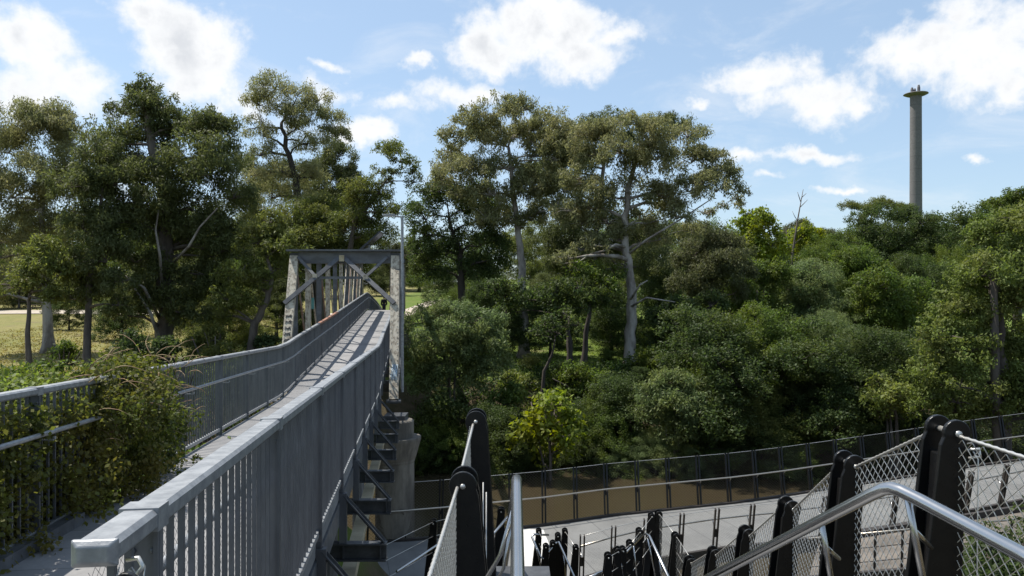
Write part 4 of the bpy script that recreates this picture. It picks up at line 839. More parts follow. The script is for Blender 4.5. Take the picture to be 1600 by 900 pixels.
def truss_bridge():
    t = thing('truss_footbridge', B(-2.1, 42, -.6), 'old steel truss footbridge with a weathered portal frame over the river', 'bridge')
    TL, TR = -3.75, -.47
    W = lambda s, Y, z: V(lerp(TL, TR, s)-.1333*Y, Y, z)
    def Q(px, py, fwd=0):
        g = (HZ-py)/F; tt = (g*22.6+3.0)/(4.35-2.4*g); Y = 22.6+2.4*tt
        return V((px-CX)/F*Y, Y+fwd, -3.0+4.35*tt)
    MB().sweep([(-1.25, -.16), (1.25, -.16), (1.25, 0), (-1.25, 0)], along((OL+OR)/2, 0, 22.32, 97), side=LAT).build('deck', deck_mat, t)
    ztop = lambda Y: float(zdeck(Y))+3.80
    up = nrm(np.cross(V(*LAT), V(0, 2.4, 4.35)))
    for s in (0, 1):
        a, b = W(s, 22.6, -3.02), W(s, 25.0, 1.32); mb = MB(); mb.bar(a, b, .27, .20, up=up)
        d = nrm(b-a); fr = -up if up[1] > 0 else up
        for i in range(26):
            for e in (-.09, .09): mb.sphere(lerp(a, b, (i+.5)/26)+LAT*e+fr*.10, .017, 6, 4)
        mb.build('end_post', paint_old, t)
        mb = MB(); mb.bar(a+V(0, 0, -.02)+ALONG*-.25, a+V(0, 0, -.02)+ALONG*.25, .42, .05).build('base_plate', mid_steel, t)
        Yn = [25+3.4*k for k in range(11)]
        MB().sweep(RECT(.28, .24), [W(s, y, ztop(y)) for y in Yn], side=LAT).build('top_chord', paint_grey, t)
        MB().sweep(RECT(.24, .34), [W(s, y, float(zdeck(y))-.42) for y in [22.7, 23.6]+Yn[1:]+[61.4]], side=LAT).build('bottom_chord', mid_steel, t)
        for i, y in enumerate(Yn):
            c = W(s, y, float(zdeck(y))-.25); e = W(s, y, ztop(y)-.12); mb = MB()
            for q in (-.085, .085): mb.bar(c+ALONG*q, e+ALONG*q, .19, .05, up=ALONG)
            for k in range(9): mb.bar(lerp(c, e, (k+.3)/9)-ALONG*.06, lerp(c, e, (k+.7)/9)+ALONG*.06, .012, .05, up=LAT)
            mb.build('vertical', paint_old if i % 2 else paint_grey, t)
            if i < 10:
                y2 = Yn[i+1]; f, g = (W(s, y, ztop(y)-.1), W(s, y2, float(zdeck(y2))-.3)) if i < 5 else (W(s, y2, ztop(y2)-.1), W(s, y, float(zdeck(y))-.3))
                MB().bar(f+LAT*.03, g+LAT*.03, .11, .05, up=LAT).build('diagonal', paint_red if i % 2 == 0 else paint_old, t)
        MB().bar(W(s, 61.4, float(zdeck(61.4))-.4), W(s, 59, ztop(59)), .27, .2, up=up).build('end_post', paint_old, t)
    for j, y in enumerate([25+3.4*k for k in range(11)]):
        a, b = W(0, y, ztop(y)), W(1, y, ztop(y))
        if j: MB().bar(a+LAT*.15, b-LAT*.15, .12, .16).build('top_strut', paint_grey, t)
        if j < 10:
            a2, b2 = W(0, y+3.4, ztop(y+3.4)), W(1, y+3.4, ztop(y+3.4))
            MB().bar(a+LAT*.14, b2-LAT*.14, .05, .06).build('lateral_brace', paint_grey, t); MB().bar(b-LAT*.14+V(0, 0, .065), a2+LAT*.14+V(0, 0, .065), .05, .06).build('lateral_brace', paint_grey, t)
    # floor beams under the deck
    for y in [25+3.4*k for k in range(11)]:
        MB().bar(W(0, y, float(zdeck(y))-.42)+LAT*.13, W(1, y, float(zdeck(y))-.42)-LAT*.13, .16, .36).build('floor_beam', mid_steel, t)
    # portal frame
    MB().bar(W(0, 24.95, 1.53)-LAT*.22, W(1, 24.95, 1.53)+LAT*.22, .34, .06).build('portal_cap', paint_grey, t)
    MB().bar(W(0, 25.02, 1.30)+LAT*.14, W(1, 25.02, 1.30)-LAT*.14, .14, .38).build('portal_strut', paint_grey, t)
    top = Q(535, 404, -.13)
    for (px, py) in ((446, 474), (617, 474)): MB().bar(top+V(-.09 if px < 500 else .09, 0, 0), Q(px, py, -.13), .14, .07, up=up).build('portal_brace', mid_steel, t)
    for a, b in (((467, 402), (494, 432)), ((606, 402), (573, 432))): MB().bar(Q(*a, -.10), Q(*b, -.10), .09, .06, up=up).build('knee_brace', paint_grey, t)
    MB().bar(Q(499, 434, -.1), Q(572, 434, -.1), .05, .08).build('tie_bar', paint_grey, t)
    MB().box(Q(536, 404, -.20), (.16, .03, .2)).build('gusset', timber, t)
    for (px, py) in ((494, 432), (573, 434)): MB().box(Q(px, py, -.18), (.16, .03, .16)).build('gusset', paint_old, t)
    # spray paint on the two front posts
    rng = np.random.default_rng(4); sp = pmat('blue_spray_paint', (.35, .5, .62), .6, 0, col2=(.62, .66, .68), scale=30); sk = pmat('black_spray_paint', (.03, .03, .04), .6, 0)
    fr = -up if up[1] > 0 else up
    def stroke(mb, o, pts, r=.012):
        mb.tube([o+LAT*a+nrm(V(0, 2.4, 4.35))*b+fr*.106 for a, b in pts], r, 5)
    a0, b0 = W(1, 22.6, -3.02), W(1, 25.0, 1.32); mb = MB(); o = lerp(a0, b0, .17)
    for i in range(9):
        w = rng.uniform(-.1, .1, (6, 2))*V(1, 3.0); stroke(mb, o, w)
    mb.build('graffiti', sp, t)
    a0, b0 = W(0, 22.6, -3.02), W(0, 25.0, 1.32); mb = MB()
    for i in range(7):
        o = lerp(a0, b0, .30+.042*i); stroke(mb, o, [(-.08, -.05), (-.06, .05), (.0, rng.uniform(-.04, .04)), (.06, .06), (.08, -.05)]); stroke(mb, o, [(-.07, 0), (.07, rng.uniform(-.03, .03))])
    mb.build('graffiti', sk, t)
    p = W(0, 28.55, 0); p[2] = (HZ-474)/F*28.55
    MB().box(p+LAT*.13, (.12, .03, .42)).build('small_teal_sign', teal, t)
truss_bridge()

def pier():
    Y = 21.5; x = (617-CX)/F*Y; z0 = gz(x, Y)-1.2; t = thing('bridge_pier', (x, Y, z0), 'round concrete pier with a flared collar under the near end of the footbridge', 'pier')
    zc = (HZ-716)/F*Y; zt = (HZ-682)/F*Y
    MB().lathe([(.56, 0), (.54, zc-z0-.1), (.56, zc-z0-.05), (.56, zc-z0)], (x, Y, z0), 32).build('shaft', concrete, t)
    MB().lathe([(.57, 0), (.60, .08), (.73, zt-zc-.06), (.73, zt-zc)], (x, Y, zc), 32).build('collar', concrete, t)
    MB().lathe([(.53, 0), (.53, .44), (.50, .47)], (x, Y, zt), 32).build('drum', concrete, t)
    MB().box((x, Y+.2, zt+.47+.06), (.6, .7, .12)).build('bearing', mid_steel, t)
    # the twin pier under the other truss
    x2 = B(-3.75, Y)[0]; t2 = thing('bridge_pier', (x2, Y, z0), 'round concrete pier hidden behind the ramp under the left truss', 'pier')
    MB().lathe([(.56, 0), (.56, zt-z0+.55)], (x2, Y, z0), 24).build('shaft', concrete, t2)
    for off in (-3.75, -.47):
        Y3 = 61.2; q = B(off, Y3); zb = gz(q[0], Y3)-1; t3 = thing('bridge_abutment', (q[0], Y3, zb), 'concrete block under the far end of the %s truss' % ('left' if off < -1 else 'right'), 'abutment')
        MB().box((q[0], Y3, (zb+q[2]-.65)/2), (1.0, 1.0, q[2]-.65-zb)).build('block', concrete, t3, bevel=.03)
pier()

def light_pole():
    Y = 24.4; x = (628.5-CX)/F*Y; z1 = (HZ-338)/F*Y
    t = thing('light_pole', (x, Y, -3.0), 'slim grey light pole fixed beside the right post of the portal', 'lamp post')
    MB().lathe([(.05, 0), (.045, z1+3.0)], (x, Y, -3.0), 12).build('pole', galv, t)
    MB().tube([(x, Y, z1-.03), (x-.25, Y, z1+.02), (x-.36, Y, z1+.02)], .022, 8).build('arm', galv, t)
    h = MB(); h.prism([(-.2, -.02), (.2, -.03), (.2, .03), (.05, .05), (-.2, .02)], (1, 0, 0), (0, 0, 1), (0, 1, 0), (x-.42, Y, z1+.03), .18).build('lamp_head', galv, t, bevel=.008)
    MB().box((x-.45, Y, z1-.005), (.22, .12, .02)).build('lens', lampglass, t)
    for z in (-2.4, -.6, .9): MB().bar((x, Y, z), (x-.22, Y, z), .05, .03).build('clamp', mid_steel, t)
    Y = 25.6; a = P(560, 396, Y); b = P(597, 363, Y)
    t = thing('solar_panel', P(577, 400, Y), 'dark tilted solar panel on a short post on top of the portal', 'solar panel')
    d = nrm(b-a); MB().bar(a, b, .62, .05, up=(-.62, .04, .78)).build('panel', solar, t)
    MB().bar(P(577, 403, Y), P(577, 383, Y), .06, .06).build('mast', galv, t)
    MB().bar(P(577, 388, Y), P(568, 390, Y), .04, .04).build('bracket', galv, t)
light_pole()

def skin(name, verts, edges, radii, mat, parent, sub=1):
    me = bpy.data.meshes.new(name); o0 = worig(parent)
    me.from_pydata([tuple(np.asarray(v, float)-o0) for v in verts], edges, []); me.update()
    o = link(name, me, mat, parent)
    md = o.modifiers.new('skin', 'SKIN'); md.use_smooth_shade = True
    sv = me.skin_vertices[0].data
    for i, r in enumerate(radii): sv[i].radius = (r, r) if np.isscalar(r) else r
    sv[0].use_root = True
    s2 = o.modifiers.new('sub', 'SUBSURF'); s2.levels = sub; s2.render_levels = sub
    return o
def person():
    Y = 75.5; x = (600-CX)/F*Y; z = float(zdeck(Y)); b = V(x, Y, z)
    t = thing('person', b, 'person in dark clothes walking on the bridge deck beyond its crest', 'person')
    # walking away; body continuous
    J = [(0, 0, .95), (0, .01, 1.15), (0, .0, 1.40), (0, 0, 1.50), (0, .02, 1.60), (0, .02, 1.70),
         (-.09, 0, .90), (-.10, .12, .50), (-.10, .02, .09), (-.10, .16, .04), (.09, 0, .90), (.10, -.08, .50), (.10, -.24, .12), (.10, -.10, .06),
         (-.19, 0, 1.40), (-.24, -.08, 1.12), (-.24, .02, .88), (-.235, .05, .80), (.19, 0, 1.40), (.24, .06, 1.12), (.23, .20, .92), (.225, .24, .85)]
    E = [(0, 1), (1, 2), (2, 3), (3, 4), (4, 5), (0, 6), (6, 7), (7, 8), (8, 9), (0, 10), (10, 11), (11, 12), (12, 13), (2, 14), (14, 15), (15, 16), (16, 17), (2, 18), (18, 19), (19, 20), (20, 21)]
    r = [.12, .12, .13, .06, .095, .085, .085, .06, .045, .04, .085, .06, .045, .04, .06, .045, .034, .035, .06, .045, .034, .035]
    skin('body', [b+V(*j) for j in J], E, r, skin_m, t)
    k = [0, 1, 2, 14, 15, 16, 18, 19, 20]; idx = {q: i for i, q in enumerate(k)}
    skin('jacket', [b+V(*J[q]) for q in k], [(idx[p], idx[q]) for p, q in E if p in idx and q in idx], [r[q]+.045 for q in k], cloth_dark, t)
    k = [0, 6, 7, 8, 10, 11, 12]; idx = {q: i for i, q in enumerate(k)}
    skin('trousers', [b+V(*J[q]) for q in k], [(idx[p], idx[q]) for p, q in E if p in idx and q in idx], [r[q]+.035 for q in k], cloth_navy, t)
    MB().sphere(b+V(0, -.005, 1.70), .112, 14, 9, (1, 1.05, .95)).build('hair', hair_m, t)
    for s in (-.1, .1): MB().sphere(b+V(s, .1 if s < 0 else -.16, .05), .1, 10, 6, (.5, 1.35, .45)).build('shoe', cloth_dark, t)
person()

# creeper on the left railing and the shrub growing through it
def creeper():
    rng = np.random.default_rng(21); k = dict(KIND['lime']); k['L'] = .052; k['W'] = .034; k['droop'] = .4
    t = thing('creeper', B(OL, 9.4, 0), 'green creeper with dry tendrils smothering a stretch of the left railing', 'climbing plant')
    n = 420; y = np.clip(rng.normal(9.0, .85, n), 7.2, 10.9); h = rng.uniform(.0, 1.5, n)
    w = np.exp(-((y-8.9)/1.1)**2); off = OL+rng.normal(.05, .2, n)*np.where(h < 1.3, 1.2, .9); h = h*np.clip(.45+w, 0, 1)+.12*w*rng.uniform(0, 1, n)
    cs = np.array([B(o, yy, hh) for o, yy, hh in zip(off, y, h)])
    n2 = 1500; y2 = rng.uniform(4.2, 8.2, n2); h2 = rng.uniform(-.2, 1.2, n2); cs2 = np.array([B(OL-.26+o, yy, hh) for o, yy, hh in zip(rng.normal(0, .19, n2), y2, h2)])
    cs = np.concatenate([cs, cs2]); rs = rng.uniform(.07, .2, len(cs))
    k['flat'] = .9; lv = puff_leaves(rng, cs, rs, k, rs**2*rng.uniform(900, 3400, len(rs)))-np.array(t.location)
    link('foliage', quads_mesh('foliage', lv, leafmat('creeper_leaves', (.058, .072, .017), .55, .35, col2=(.16, .125, .035))), None, t)
    mb = MB()
    for i in range(90):
        p = B(OL+rng.normal(.03, .12), rng.uniform(7.6, 11.0), rng.uniform(.5, 1.5)); q = [p]; d = V(rng.normal(.5, .6), rng.normal(-.1, .6), rng.uniform(.1, 1.5)); p[2] += .15*rng.random(); d = nrm(d)
        for j in range(6): d = nrm(d+V(rng.normal(.03, .28), rng.normal(0, .28), -.20)); p = p+d*rng.uniform(.05, .11); q.append(p)
        mb.tube(q, [.005]*4+[.004, .003, .002], 4)
    mb.build('tendrils', twigm, t)
    mb = MB()
    for i in range(12):
        y = rng.uniform(7.8, 11.4); p = B(OL-.15, y, -.3); q = [p]
        for j in range(6): p = p+V(rng.normal(0, .08), rng.normal(0, .12), .27); q.append(p)
        mb.tube(q, .009, 5)
    mb.build('stem', bark_dark, t)
creeper()
make_tree('shrub', 'yellow green shrub pushing against the outside of the left railing near the viewer', 'shrub', 'lime', 8.2,
          [(20, 665, 60), (75, 700, 50), (20, 720, 80), (70, 790, 60), (-40, 690, 90), (-30, 800, 100), (40, 640, 45), (90, 850, 45), (15, 840, 60)], [(20, 960), (20, 880), (25, 790)], .03, 61, dens=1.0, scale=.30, twigs=6, puff=.34, spread=.15, stems=5)
make_tree('shrub', 'dark green shrub growing behind the creeper outside the left railing', 'shrub', 'green', 12.5,
          [(150, 640, 60), (90, 620, 60), (200, 660, 45), (40, 640, 60), (140, 710, 60), (60, 700, 60)], [(130, 800), (130, 740), (135, 670)], .05, 62, dens=.6, scale=.40, twigs=5, puff=.34, spread=.15, stems=4)

# ------------------------------------------------------------------ the stair and its fin posts
def fin(name, parent, x, Y, zt, zb, w=.105, gap=.13, lean=0.0, hook=.0, mat=black, flare=-.11):
    """two black plates with round heads, a pin between them"""
    pr = w/2; head = [(hook+pr*1.06*math.cos(a), -pr+pr*1.06*math.sin(a)) for a in np.linspace(-.25, math.pi+.25, 15)]
    H = zt-zb; fl, fr_ = (flare, flare*.25) if flare < 0 else (flare*.25, flare)
    body = [(-pr+fl*H, -H), (pr+fr_*H, -H)]
    poly = body+[(pr, -pr*1.9)]+head+[(-pr, -pr*1.9)]
    mb = MB()
    for g in (0, gap): mb.prism(poly, (1, 0, 0), (0, 0, 1), (0, 1, 0), (x, Y+g, zt), .022)
    mb.prism([(-pr*.55+flare*.6*H, -H), (pr*.55+flare*.6*H, -H), (pr*.5, -.14), (-pr*.5, -.14)], (1, 0, 0), (0, 0, 1), (0, 1, 0), (x, Y+gap/2, zt), gap-.024)
    o = mb.build(name, mat, parent, bevel=.004)
    MB().tube([(x+hook, Y+.0, zt-pr), (x+hook, Y+gap, zt-pr)], .012, 8).build('pin', wire, o)
    MB().tube([(x+hook, Y-.022, zt-pr), (x+hook, Y-.011, zt-pr)], .013, 8).build('bolt', wire, o)
    return o

LZ = -1.85
def stair():
    t = thing('staircase', (.8, 3, LZ), 'dark steel staircase dropping away from the landing below the viewer', 'staircase')
    MB().box((.30, .75, LZ-.1), (2.9, 4.5, .2)).build('landing', mid_steel, t)
    MB().box((-.02, 4.15, LZ-.1), (.55, 2.28, .2)).build('landing', mid_steel, t)
    n = 18
    for i in range(n):
        Y = 3.03+8.0*i/n; z = LZ-3.25*(i+1)/n; x0 = .35+(Y-3)*.08; x1 = 1.75+(Y-3)*.11
        MB().box(((x0+x1)/2, Y+.22, z-.03), (x1-x0-.12, .44, .06)).build('tread', mid_steel, t)
    for e, s in ((.35, .08), (1.75, .11)):
        MB().bar((e, 3.0, LZ-.14), (e+8.05*s, 11.05, LZ-3.40), .05, .30).build('stringer', black, t)
    MB().box((1.95, 12.6, LZ-3.25-.1), (2.0, 2.9, .2)).build('lower_landing', mid_steel, t)
    for (x, y, z) in ((-.8, 0, LZ-.2), (1.5, 0, LZ-.2), (-.1, 5.0, LZ-.2), (1.2, 11.6, LZ-3.45), (2.7, 11.6, LZ-3.45), (1.2, 13.7, LZ-3.45), (2.7, 13.7, LZ-3.45)):
        z0 = gz(x, y)-.3; MB().lathe([(.09, 0), (.09, z-z0)], (x, y, z0), 14).build('column', black, t)
    for i in range(8):
        x = .9-.42*i; z = LZ-3.25-.18*(i+1); MB().box((x-.2, 13.2, z-.03), (.42, 1.5, .06)).build('tread', mid_steel, t)
    for y in (12.42, 13.98): MB().bar((.95, y, LZ-3.4), (-2.6, y, LZ-4.95), .05, .3).build('stringer', black, t)
stair()

def stair_left():
    t = thing('mesh_balustrade', (-.22, 3.6, LZ), 'black fin posts with wire netting rising left of the straight handrail at the landing', 'balustrade', 'mesh balustrades of the stair')
    A = (-.218, 3.6, (HZ-738)/F*3.6); Bp = (-.226, 5.05, (HZ-643)/F*5.05)
    fin('fin_post', t, *A, -2.7, w=.125, flare=.09, hook=-.012); fin('fin_post', t, *Bp, -3.4, w=.13, flare=.055, hook=-.012)
    x0 = -.255; n = MB()
    mesh_net(n, (x0, 1.75, LZ+.05), (x0-.005, 3.6, LZ+.05), (x0-.005, 3.6, A[2]-.08), (x0, 1.75, A[2]-.02), .032, .055, .0022, (1, 0, 0))
    mesh_net(n, (x0+.01, 3.76, LZ+.05), (x0, 5.05, LZ+.05), (x0-.02, 5.05, Bp[2]-.09), (x0, 3.76, A[2]-.06), .032, .055, .0022, (1, 0, 0))
    n.build('netting', wire, t)
    m = MB(); rope(m, (x0, 3.68, A[2]-.07), (x0, 1.75, A[2]-.03), .0075); rope(m, (x0, 5.1, Bp[2]-.08), (x0-.0, 3.72, A[2]-.06), .0075); m.build('top_rope', wire, t)
    m = MB(); m.tube([(-.14, 3.74, -.9), (-.145, 3.74, -2.4)], .003, 5); m.tube([(-.125, 3.75, -.95), (-.13, 3.75, -2.4)], .003, 5); m.build('cable', wire, t)
    fin('fin_post', t, (179-CX)/F*1.95, 1.95, (HZ-908)/F*1.95, -1.9, w=.06, gap=.06)
    h = thing('handrail', (.02, 2.9, LZ), 'straight brushed steel handrail tube running away below the viewer', 'handrail', 'steel handrails of the stair')
    p = [(.016, 1.6, -.905), (.018, 2.4, -.905), (.020, 3.35, -.83), (.021, 3.47, -.822), (.022, 3.55, -.84), (.022, 3.65, -.89), (-.02, 5.0, -1.55), (-.06, 6.6, -2.3), (-.06, 6.75, -2.4)]
    MB().tube(p, .0235, 20).build('tube', stainless, h)
    for (Y, z) in ((2.2, -.93), (3.3, -.86), (4.6, -1.38)): MB().tube([(.02 if Y < 4 else -.01, Y, z), (-.05, Y+.02, z-.25), (-.16, Y+.05, z-.45)], .010, 8).build('bracket', stainless, h)
    for (Y, x) in ((2.0, .02), (3.2, .02)): MB().tube([(x, Y, -.92), (x, Y, LZ)], .019, 10).build('support', stainless, h)
    MB().tube([(-.06, 6.7, -2.37), (-.06, 6.7, gz(-.06, 6.7))], .02, 10).build('support', stainless, h)
stair_left()

def stair_right():
    t = thing('mesh_balustrade', (1.8, 3.2, LZ), 'black fin posts with wire netting stepping down at the right behind the bent handrail', 'balustrade', 'mesh balustrades of the stair')
    pts = [(1488, 657, 3.02, .10), (1331, 712, 4.0, .108), (1235, 783, 5.2, .108), (1168, 827, 6.6, .108), (1116, 859, 8.0, .11), (1078, 873, 9.5, .11)]
    pos = []
    for (px, py, Y, w) in pts:
        p = P(px, py, Y); pos.append(p); fin('fin_post', t, p[0], Y, p[2], p[2]-2.0, w=w, lean=.05, hook=.015)
    n = MB(); m = MB()
    p0 = pos[0]; a = V(1.69, 1.0, p0[2])
    mesh_net(n, (a[0], a[1], LZ), (p0[0], p0[1], LZ), (p0[0]+.02, p0[1], p0[2]-.07), (a[0]+.02, a[1], a[2]-.07), .034, .055, .0022, (1, 0, 0))
    rope(m, a+V(.02, 0, -.06), p0+V(.02, .02, -.06), .0065)
    for q, s in zip(pos[:-1], pos[1:]):
        k = .034 if q[1] < 5 else .05
        mesh_net(n, q+V(.0, .15, -1.35), s+V(0, 0, -1.35), s+V(.015, 0, -.07), q+V(.015, .15, -.07), k, k*1.6, .0022 if q[1] < 5 else .0026, (1, 0, 0))
        rope(m, q+V(.015, .14, -.06), s+V(.015, 0, -.06), .0065)
    n.build('netting', wire, t); m.build('top_rope', wire, t)
    MB().tube([p0+V(.05, -.04, -.10), p0+V(.065, -.06, -.14), p0+V(.06, -.06, -.7), p0+V(.06, -.06, -1.3)], .003, 5).build('cable', wire, t)
    MB().tube([p0+V(.035, -.03, -.11), p0+V(.07, -.06, -.10), p0+V(.075, -.06, -.13), p0+V(.04, -.04, -.14)], .006, 6).build('shackle', wire, t)
    h = thing('handrail', P(1385, 900, 2.7), 'bent brushed steel handrail peaking beside the right fin posts', 'handrail', 'steel handrails of the stair')
    raw = [P(960, 985, 4.9), P(1120, 897, 3.78), P(1330, 789, 2.86), P(1365, 771, 2.755), P(1382, 764, 2.71), P(1395, 763, 2.68), P(1410, 768, 2.64), P(1440, 783, 2.56), P(1600, 868, 2.12), P(1760, 960, 1.75)]
    MB().tube(raw, .0225, 20).build('tube', stainless, h)
    for (pa, ya, pb, yb, pc) in (((1418, 778), 2.62, (1446, 925), 2.66, (1455, 856)), ((1283, 815), 3.03, (1303, 930), 3.1, (1311, 873))):
        MB().tube([P(*pa, ya), P(*pb, yb)], .0115, 10).build('support', stainless, h)
        e = lerp(P(*pa, ya), P(*pb, yb), .33); MB().tube([e, P(*pc, ya+.35)], .009, 8).build('bracket', stainless, h)
    q = P(1446, 925, 2.66); MB().tube([q, (q[0], q[1], LZ)], .0115, 10).build('support', stainless, h)
stair_right()

def lower_stair():
    t = thing('mesh_balustrade', (2.5, 13, LZ-3.25), 'black fin posts bunched round the lower stair landing in the bottom middle', 'balustrade', 'mesh balustrades of the stair')
    row = [(1030, 799, 14.0), (1057, 834, 12.6), (1083, 873, 11.4)]; pp = []
    for (px, py, Y) in row: p = P(px, py, Y); pp.append(p); fin('fin_post', t, p[0], Y, p[2], LZ-3.25, w=.12, lean=.02)
    row2 = [(1019, 803, 14.0), (1000, 827, 13.2), (985, 846, 12.9), (974, 856, 12.6), (966, 857, 12.2), (951, 866, 11.8)]; pq = []
    for (px, py, Y) in row2: p = P(px, py, Y); pq.append(p); fin('fin_post', t, p[0], Y, p[2], LZ-3.9, w=.11, lean=.02)
    m = MB(); n = MB()
    for r_ in (pp, pq):
        for a, b in zip(r_[:-1], r_[1:]):
            for dz in (-.05, -.3, -.55): m.tube([a+V(0, 0, dz), b+V(0, 0, dz)], .005, 5)
    m.build('rope', wire, t)
    mesh_net(n, pp[2]+V(0, 0, -1.1), pp[0]+V(0, 0, -1.1), pp[0]+V(0, 0, -.05), pp[2]+V(0, 0, -.05), .06, .1, .0022, (1, 0, 0)); n.build('netting', wire, t)
    h = thing('handrail', P(1010, 900, 13), 'steel handrail with a pointed peak among the lower fin posts', 'handrail', 'steel handrails of the stair')
    MB().tube([P(910, 908, 12.2), P(934, 896, 12.4), P(955, 888, 12.5), P(961, 882, 12.6), P(1004, 836, 13.1), P(1010, 834, 13.0), P(1015, 838, 12.9), P(1049, 912, 11.0)], .022, 12).build('tube', stainless, h)
    for (a, b) in (((990, 853), (996, 910)), ((1012, 842), (1024, 900)), ((970, 874), (975, 910)), ((1030, 874), (1036, 915))): MB().tube([P(*a, 12.6), P(*b, 12.6)], .012, 8).build('support', stainless, h)
    t = thing('mesh_balustrade', P(870, 950, 17), 'small cluster of black fin posts on the pale landing left of the grey walkway', 'balustrade', 'mesh balustrades of the stair')
    pr = []
    for (px, py, Y) in ((842, 827, 17.0), (853, 851, 16.3), (864, 846, 16.5), (872, 834, 16.8), (883, 827, 17.0), (900, 853, 16.2)): p = P(px, py, Y); pr.append(p); fin('fin_post', t, p[0], Y, p[2], -6.62, w=.125, lean=.03)
    m = MB()
    for a, b in ((0, 1), (4, 5)):
        for dz in (-.05, -.3): m.tube([pr[a]+V(0, 0, dz), pr[b]+V(0, 0, dz)], .005, 5)
    m.build('rope', wire, t)
    h = thing('handrail', P(860, 900, 16.6), 'thin zigzag steel handrail beside the small cluster of fin posts', 'handrail', 'steel handrails of the stair')
    MB().tube([P(857, 836, 17.2), P(834, 835, 16.9), P(831, 839, 16.9), P(845, 871, 16.3), P(848, 873, 16.3), P(869, 848, 16.6), P(873, 847, 16.6), P(900, 908, 15.6)], .024, 10).build('tube', stainless, h)
    for (a, b) in (((836, 850), (848, 895)), ((880, 864), (884, 905))): MB().tube([P(*a, 16.5), P(*b, 16.5)], .013, 8).build('support', stainless, h)
    t = thing('mesh_balustrade', P(680, 950, 14), 'black fin posts and rails partly hidden between the pier and the tall fin posts', 'balustrade', 'mesh balustrades of the stair')
    a = P(677, 813, 14.5); b = P(783, 794, 15.5); fin('fin_post', t, a[0], 14.5, a[2], -6.6, w=.13); fin('fin_post', t, b[0], 15.5, b[2], -6.6, w=.15)
    m = MB()
    for dz in (-.03, -.3, -.6): m.tube([P(600, 850, 13.0)+V(0, 0, dz), a+V(0, 0, dz)], .005, 5); m.tube([a+V(0, 0, dz), P(700, 808, 15)+V(0, 0, dz)], .005, 5)
    m.build('rope', wire, t)
    MB().tube([P(620, 893, 12.6), P(650, 874, 13.2), P(690, 847, 14), P(712, 835, 14.5)], .022, 10).build('rail', stainless, t)
    MB().tube([P(755, 853, 13.0), P(793, 808, 13.8), P(797, 806, 13.8), P(800, 812, 13.7), P(785, 905, 12.0)], .024, 10).build('rail', stainless, t)
lower_stair()

# ------------------------------------------------------------------ riverside walkway
FE = np.array([(-6, 20.3, -6.66), (-2.6, 21.0, -6.65), (.89, 22.2, -6.62), (2.9, 23, -6.57), (6.94, 24, -6.45), (8.5, 24.6, -6.42), (12.6, 25.6, -6.10), (15.9, 25.9, -5.68), (20, 26.3, -5.25), (26, 27, -4.7), (34, 28, -4.1)])
NE = np.array([(-6, 17.0, -6.66), (-2.2, 17.3, -6.65), (1.6, 17.95, -6.6), (2.9, 18.9, -6.55), (5.5, 19.7, -6.42), (7.2, 20.0, -6.36), (10.2, 20.3, -6.02), (12.4, 20.3, -5.58), (16, 20.8, -5.05), (22, 21.8, -4.5), (30, 23, -4.0)])
def resample(pl, step):
    d = np.concatenate([[0], np.cumsum(np.linalg.norm(np.diff(pl, axis=0), axis=1))]); s = np.arange(0, d[-1], step)
    return np.stack([np.interp(s, d, pl[:, i]) for i in range(3)], 1)
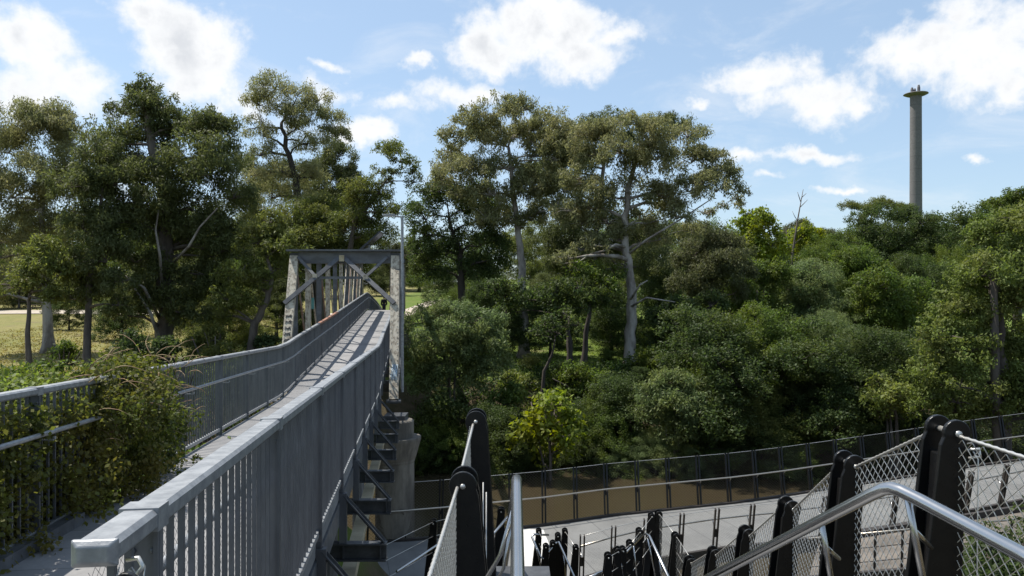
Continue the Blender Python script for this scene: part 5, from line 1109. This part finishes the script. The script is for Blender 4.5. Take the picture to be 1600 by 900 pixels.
def walkway():
    t = thing('riverside_walkway', (8, 22, -6.6), 'grey boarded walkway curving along the river behind the fin posts', 'walkway')
    def deck(name, i0, i1, mat, th=.18):
        v = []; f = []
        for i in range(i0, i1):
            for p in (FE[i], NE[i]): v += [p, p-V(0, 0, th)]
        for i in range(i1-i0-1):
            a = i*4; b = a+4; f += [(a, a+2, b+2, b), (a+1, b+1, b+3, a+3), (a, b, b+1, a+1), (a+2, a+3, b+3, b+2)]
        f += [(0, 1, 3, 2), (len(v)-4, len(v)-2, len(v)-1, len(v)-3)]
        MB().raw(v, f).build(name, mat, t)
    deck('deck', 0, len(FE), walk_mat)
    zz = -6.6+.006; w = [(808, 826), (849, 827.5), (858, 850), (836, 902), (800, 904)]; v = []
    for lift in (0, -.004):
        for (px, py) in w: Y = -(zz+.03)*F/(py-HZ); v.append(((px-CX)/F*Y, Y, zz+.03+lift*5))
    MB().raw(v, [(4, 3, 2, 1, 0), (5, 6, 7, 8, 9)]+[(j, (j+1) % 5, 5+(j+1) % 5, 5+j) for j in range(5)]).build('pale_slab', pale_conc, t)
    for E, s in ((FE, 1), (NE, -1)):
        MB().sweep([(-.05, -.32), (.05, -.32), (.05, .06), (-.05, .06)], [p+V(-.01, .055*s, 0) for p in E]).build('edge_beam', dark_steel, t)
        for p in resample(E, 4.6)[1:]:
            z0 = -10.6 if s > 0 else gz(p[0], p[1])-.3; MB().lathe([(.13, 0), (.13, p[2]-.33-z0)], (p[0], p[1]+.02*s, z0), 12).build('column', dark_steel, t)
    # fence on the river side
    def fence(E, H, step, hr, label, pm, toward, lean, rail_mat, wm, bw):
        f = thing('walkway_fence', E[4], label, 'fence', 'fences of the riverside walkway'); ps = resample(E, step)
        m = MB(); 
        for g in (-.045, .045): m.bar((g, 0, -.2), (g, lean, H), bw, .085, up=(0, 1, 0))
        m.bar((-.04, lean*.5, .45*H), (.04, lean*.5, .45*H), .05, .2); m.bar((-.04, 0, -.12), (.04, 0, -.12), .05, .12)
        me = m.mesh('post'); me.materials.append(pm)
        m = MB(); m.tube([(0, 0, hr-.13), (0, toward*.07, hr-.05), (0, toward*.085, hr)], .011, 6); m.tube([(0, lean*.5, hr-.24), (0, toward*.07, hr-.05)], .009, 6)
        bm_ = m.mesh('bracket'); bm_.materials.append(stainless)
        src = bpy.data.objects.new('post', me); sb = bpy.data.objects.new('bracket', bm_)
        for p in ps:
            o = inst(src, f, p); b = sb.copy(); COL.objects.link(b); b.parent = o
        bpy.data.objects.remove(src); bpy.data.objects.remove(sb)
        MB().tube([p+V(0, toward*.09, hr) for p in ps], .024, 8).build('handrail', rail_mat, f)
        MB().tube([p+V(0, lean, H-.02) for p in ps], .006, 6).build('top_wire', wire, f)
        n = MB()
        for a, b in zip(ps[:-1], ps[1:]): mesh_net(n, a+V(0, 0, .03), b+V(0, 0, .03), b+V(0, lean, H-.03), a+V(0, lean, H-.03), .05, .08, wm, (0, 1, 0))
        n.build('netting', wire_dark, f)
    fence(FE+V(0, .13, 0), 1.5, 1.03, .83, 'long dark mesh fence with a bright handrail on the river side of the walkway', black, -1, .40, brass, .0048, .045)
    fence(NE[2:]+V(0, -.14, 0), 1.2, .98, .80, 'lower brown post fence on the near side of the walkway', dark_steel, 1, -.36, brass, .0014, .030)
    r = thing('lower_ramp', P(1430, 870, 17.3), 'beige concrete ramp seen through the netting in front of the walkway', 'ramp')
    q = [P(1280, 850, 18.6), P(1640, 792, 18.6), P(1640, 880, 15.9), P(1260, 912, 15.9)]; v = q+[p-V(0, 0, .25) for p in q]
    MB().raw(v, [(3, 2, 1, 0), (4, 5, 6, 7), (0, 1, 5, 4), (1, 2, 6, 5), (2, 3, 7, 6), (3, 0, 4, 7)]).build('deck', pmat('beige_concrete', (.15, .13, .11), .9, 0, var=.45, scale=1.5, bump=.3), r)
    for a, b in ((q[0], q[1]), (q[3], q[2])): MB().bar(a+V(0, 0, -.02), b+V(0, 0, -.02), .10, .34).build('edge_beam', dark_steel, r)
    for p in q:
        z0 = gz(p[0], p[1])-.3; MB().lathe([(.12, 0), (.12, p[2]-.2-z0)], (p[0], p[1], z0), 12).build('column', dark_steel, r)
    MB().tube([lerp(q[0], q[3], .9)+V(0, 0, .85), lerp(q[1], q[2], .9)+V(0, 0, .85)], .022, 8).build('handrail', brass, r)
    for dz in (.25, .55): MB().tube([lerp(q[0], q[3], .9)+V(0, 0, dz), lerp(q[1], q[2], .9)+V(0, 0, dz)], .012, 8).build('rail', dark_steel, r)
    for s in np.linspace(.05, .95, 9): p = lerp(lerp(q[0], q[3], .9), lerp(q[1], q[2], .9), s); MB().bar(p, p+V(0, -.05, .85), .05, .02).build('post', dark_steel, r)
walkway()
make_tree('bank_bush', 'dark green bush in the bottom right corner below the netting', 'bush', 'evergreen', 13.0,
          [(1560, 880, 60), (1620, 860, 70), (1530, 930, 60), (1600, 940, 80)], [(1580, 1050), (1578, 980), (1575, 900)], .05, 63, BB, dens=.5, scale=.5, stems=4, spread=.3)
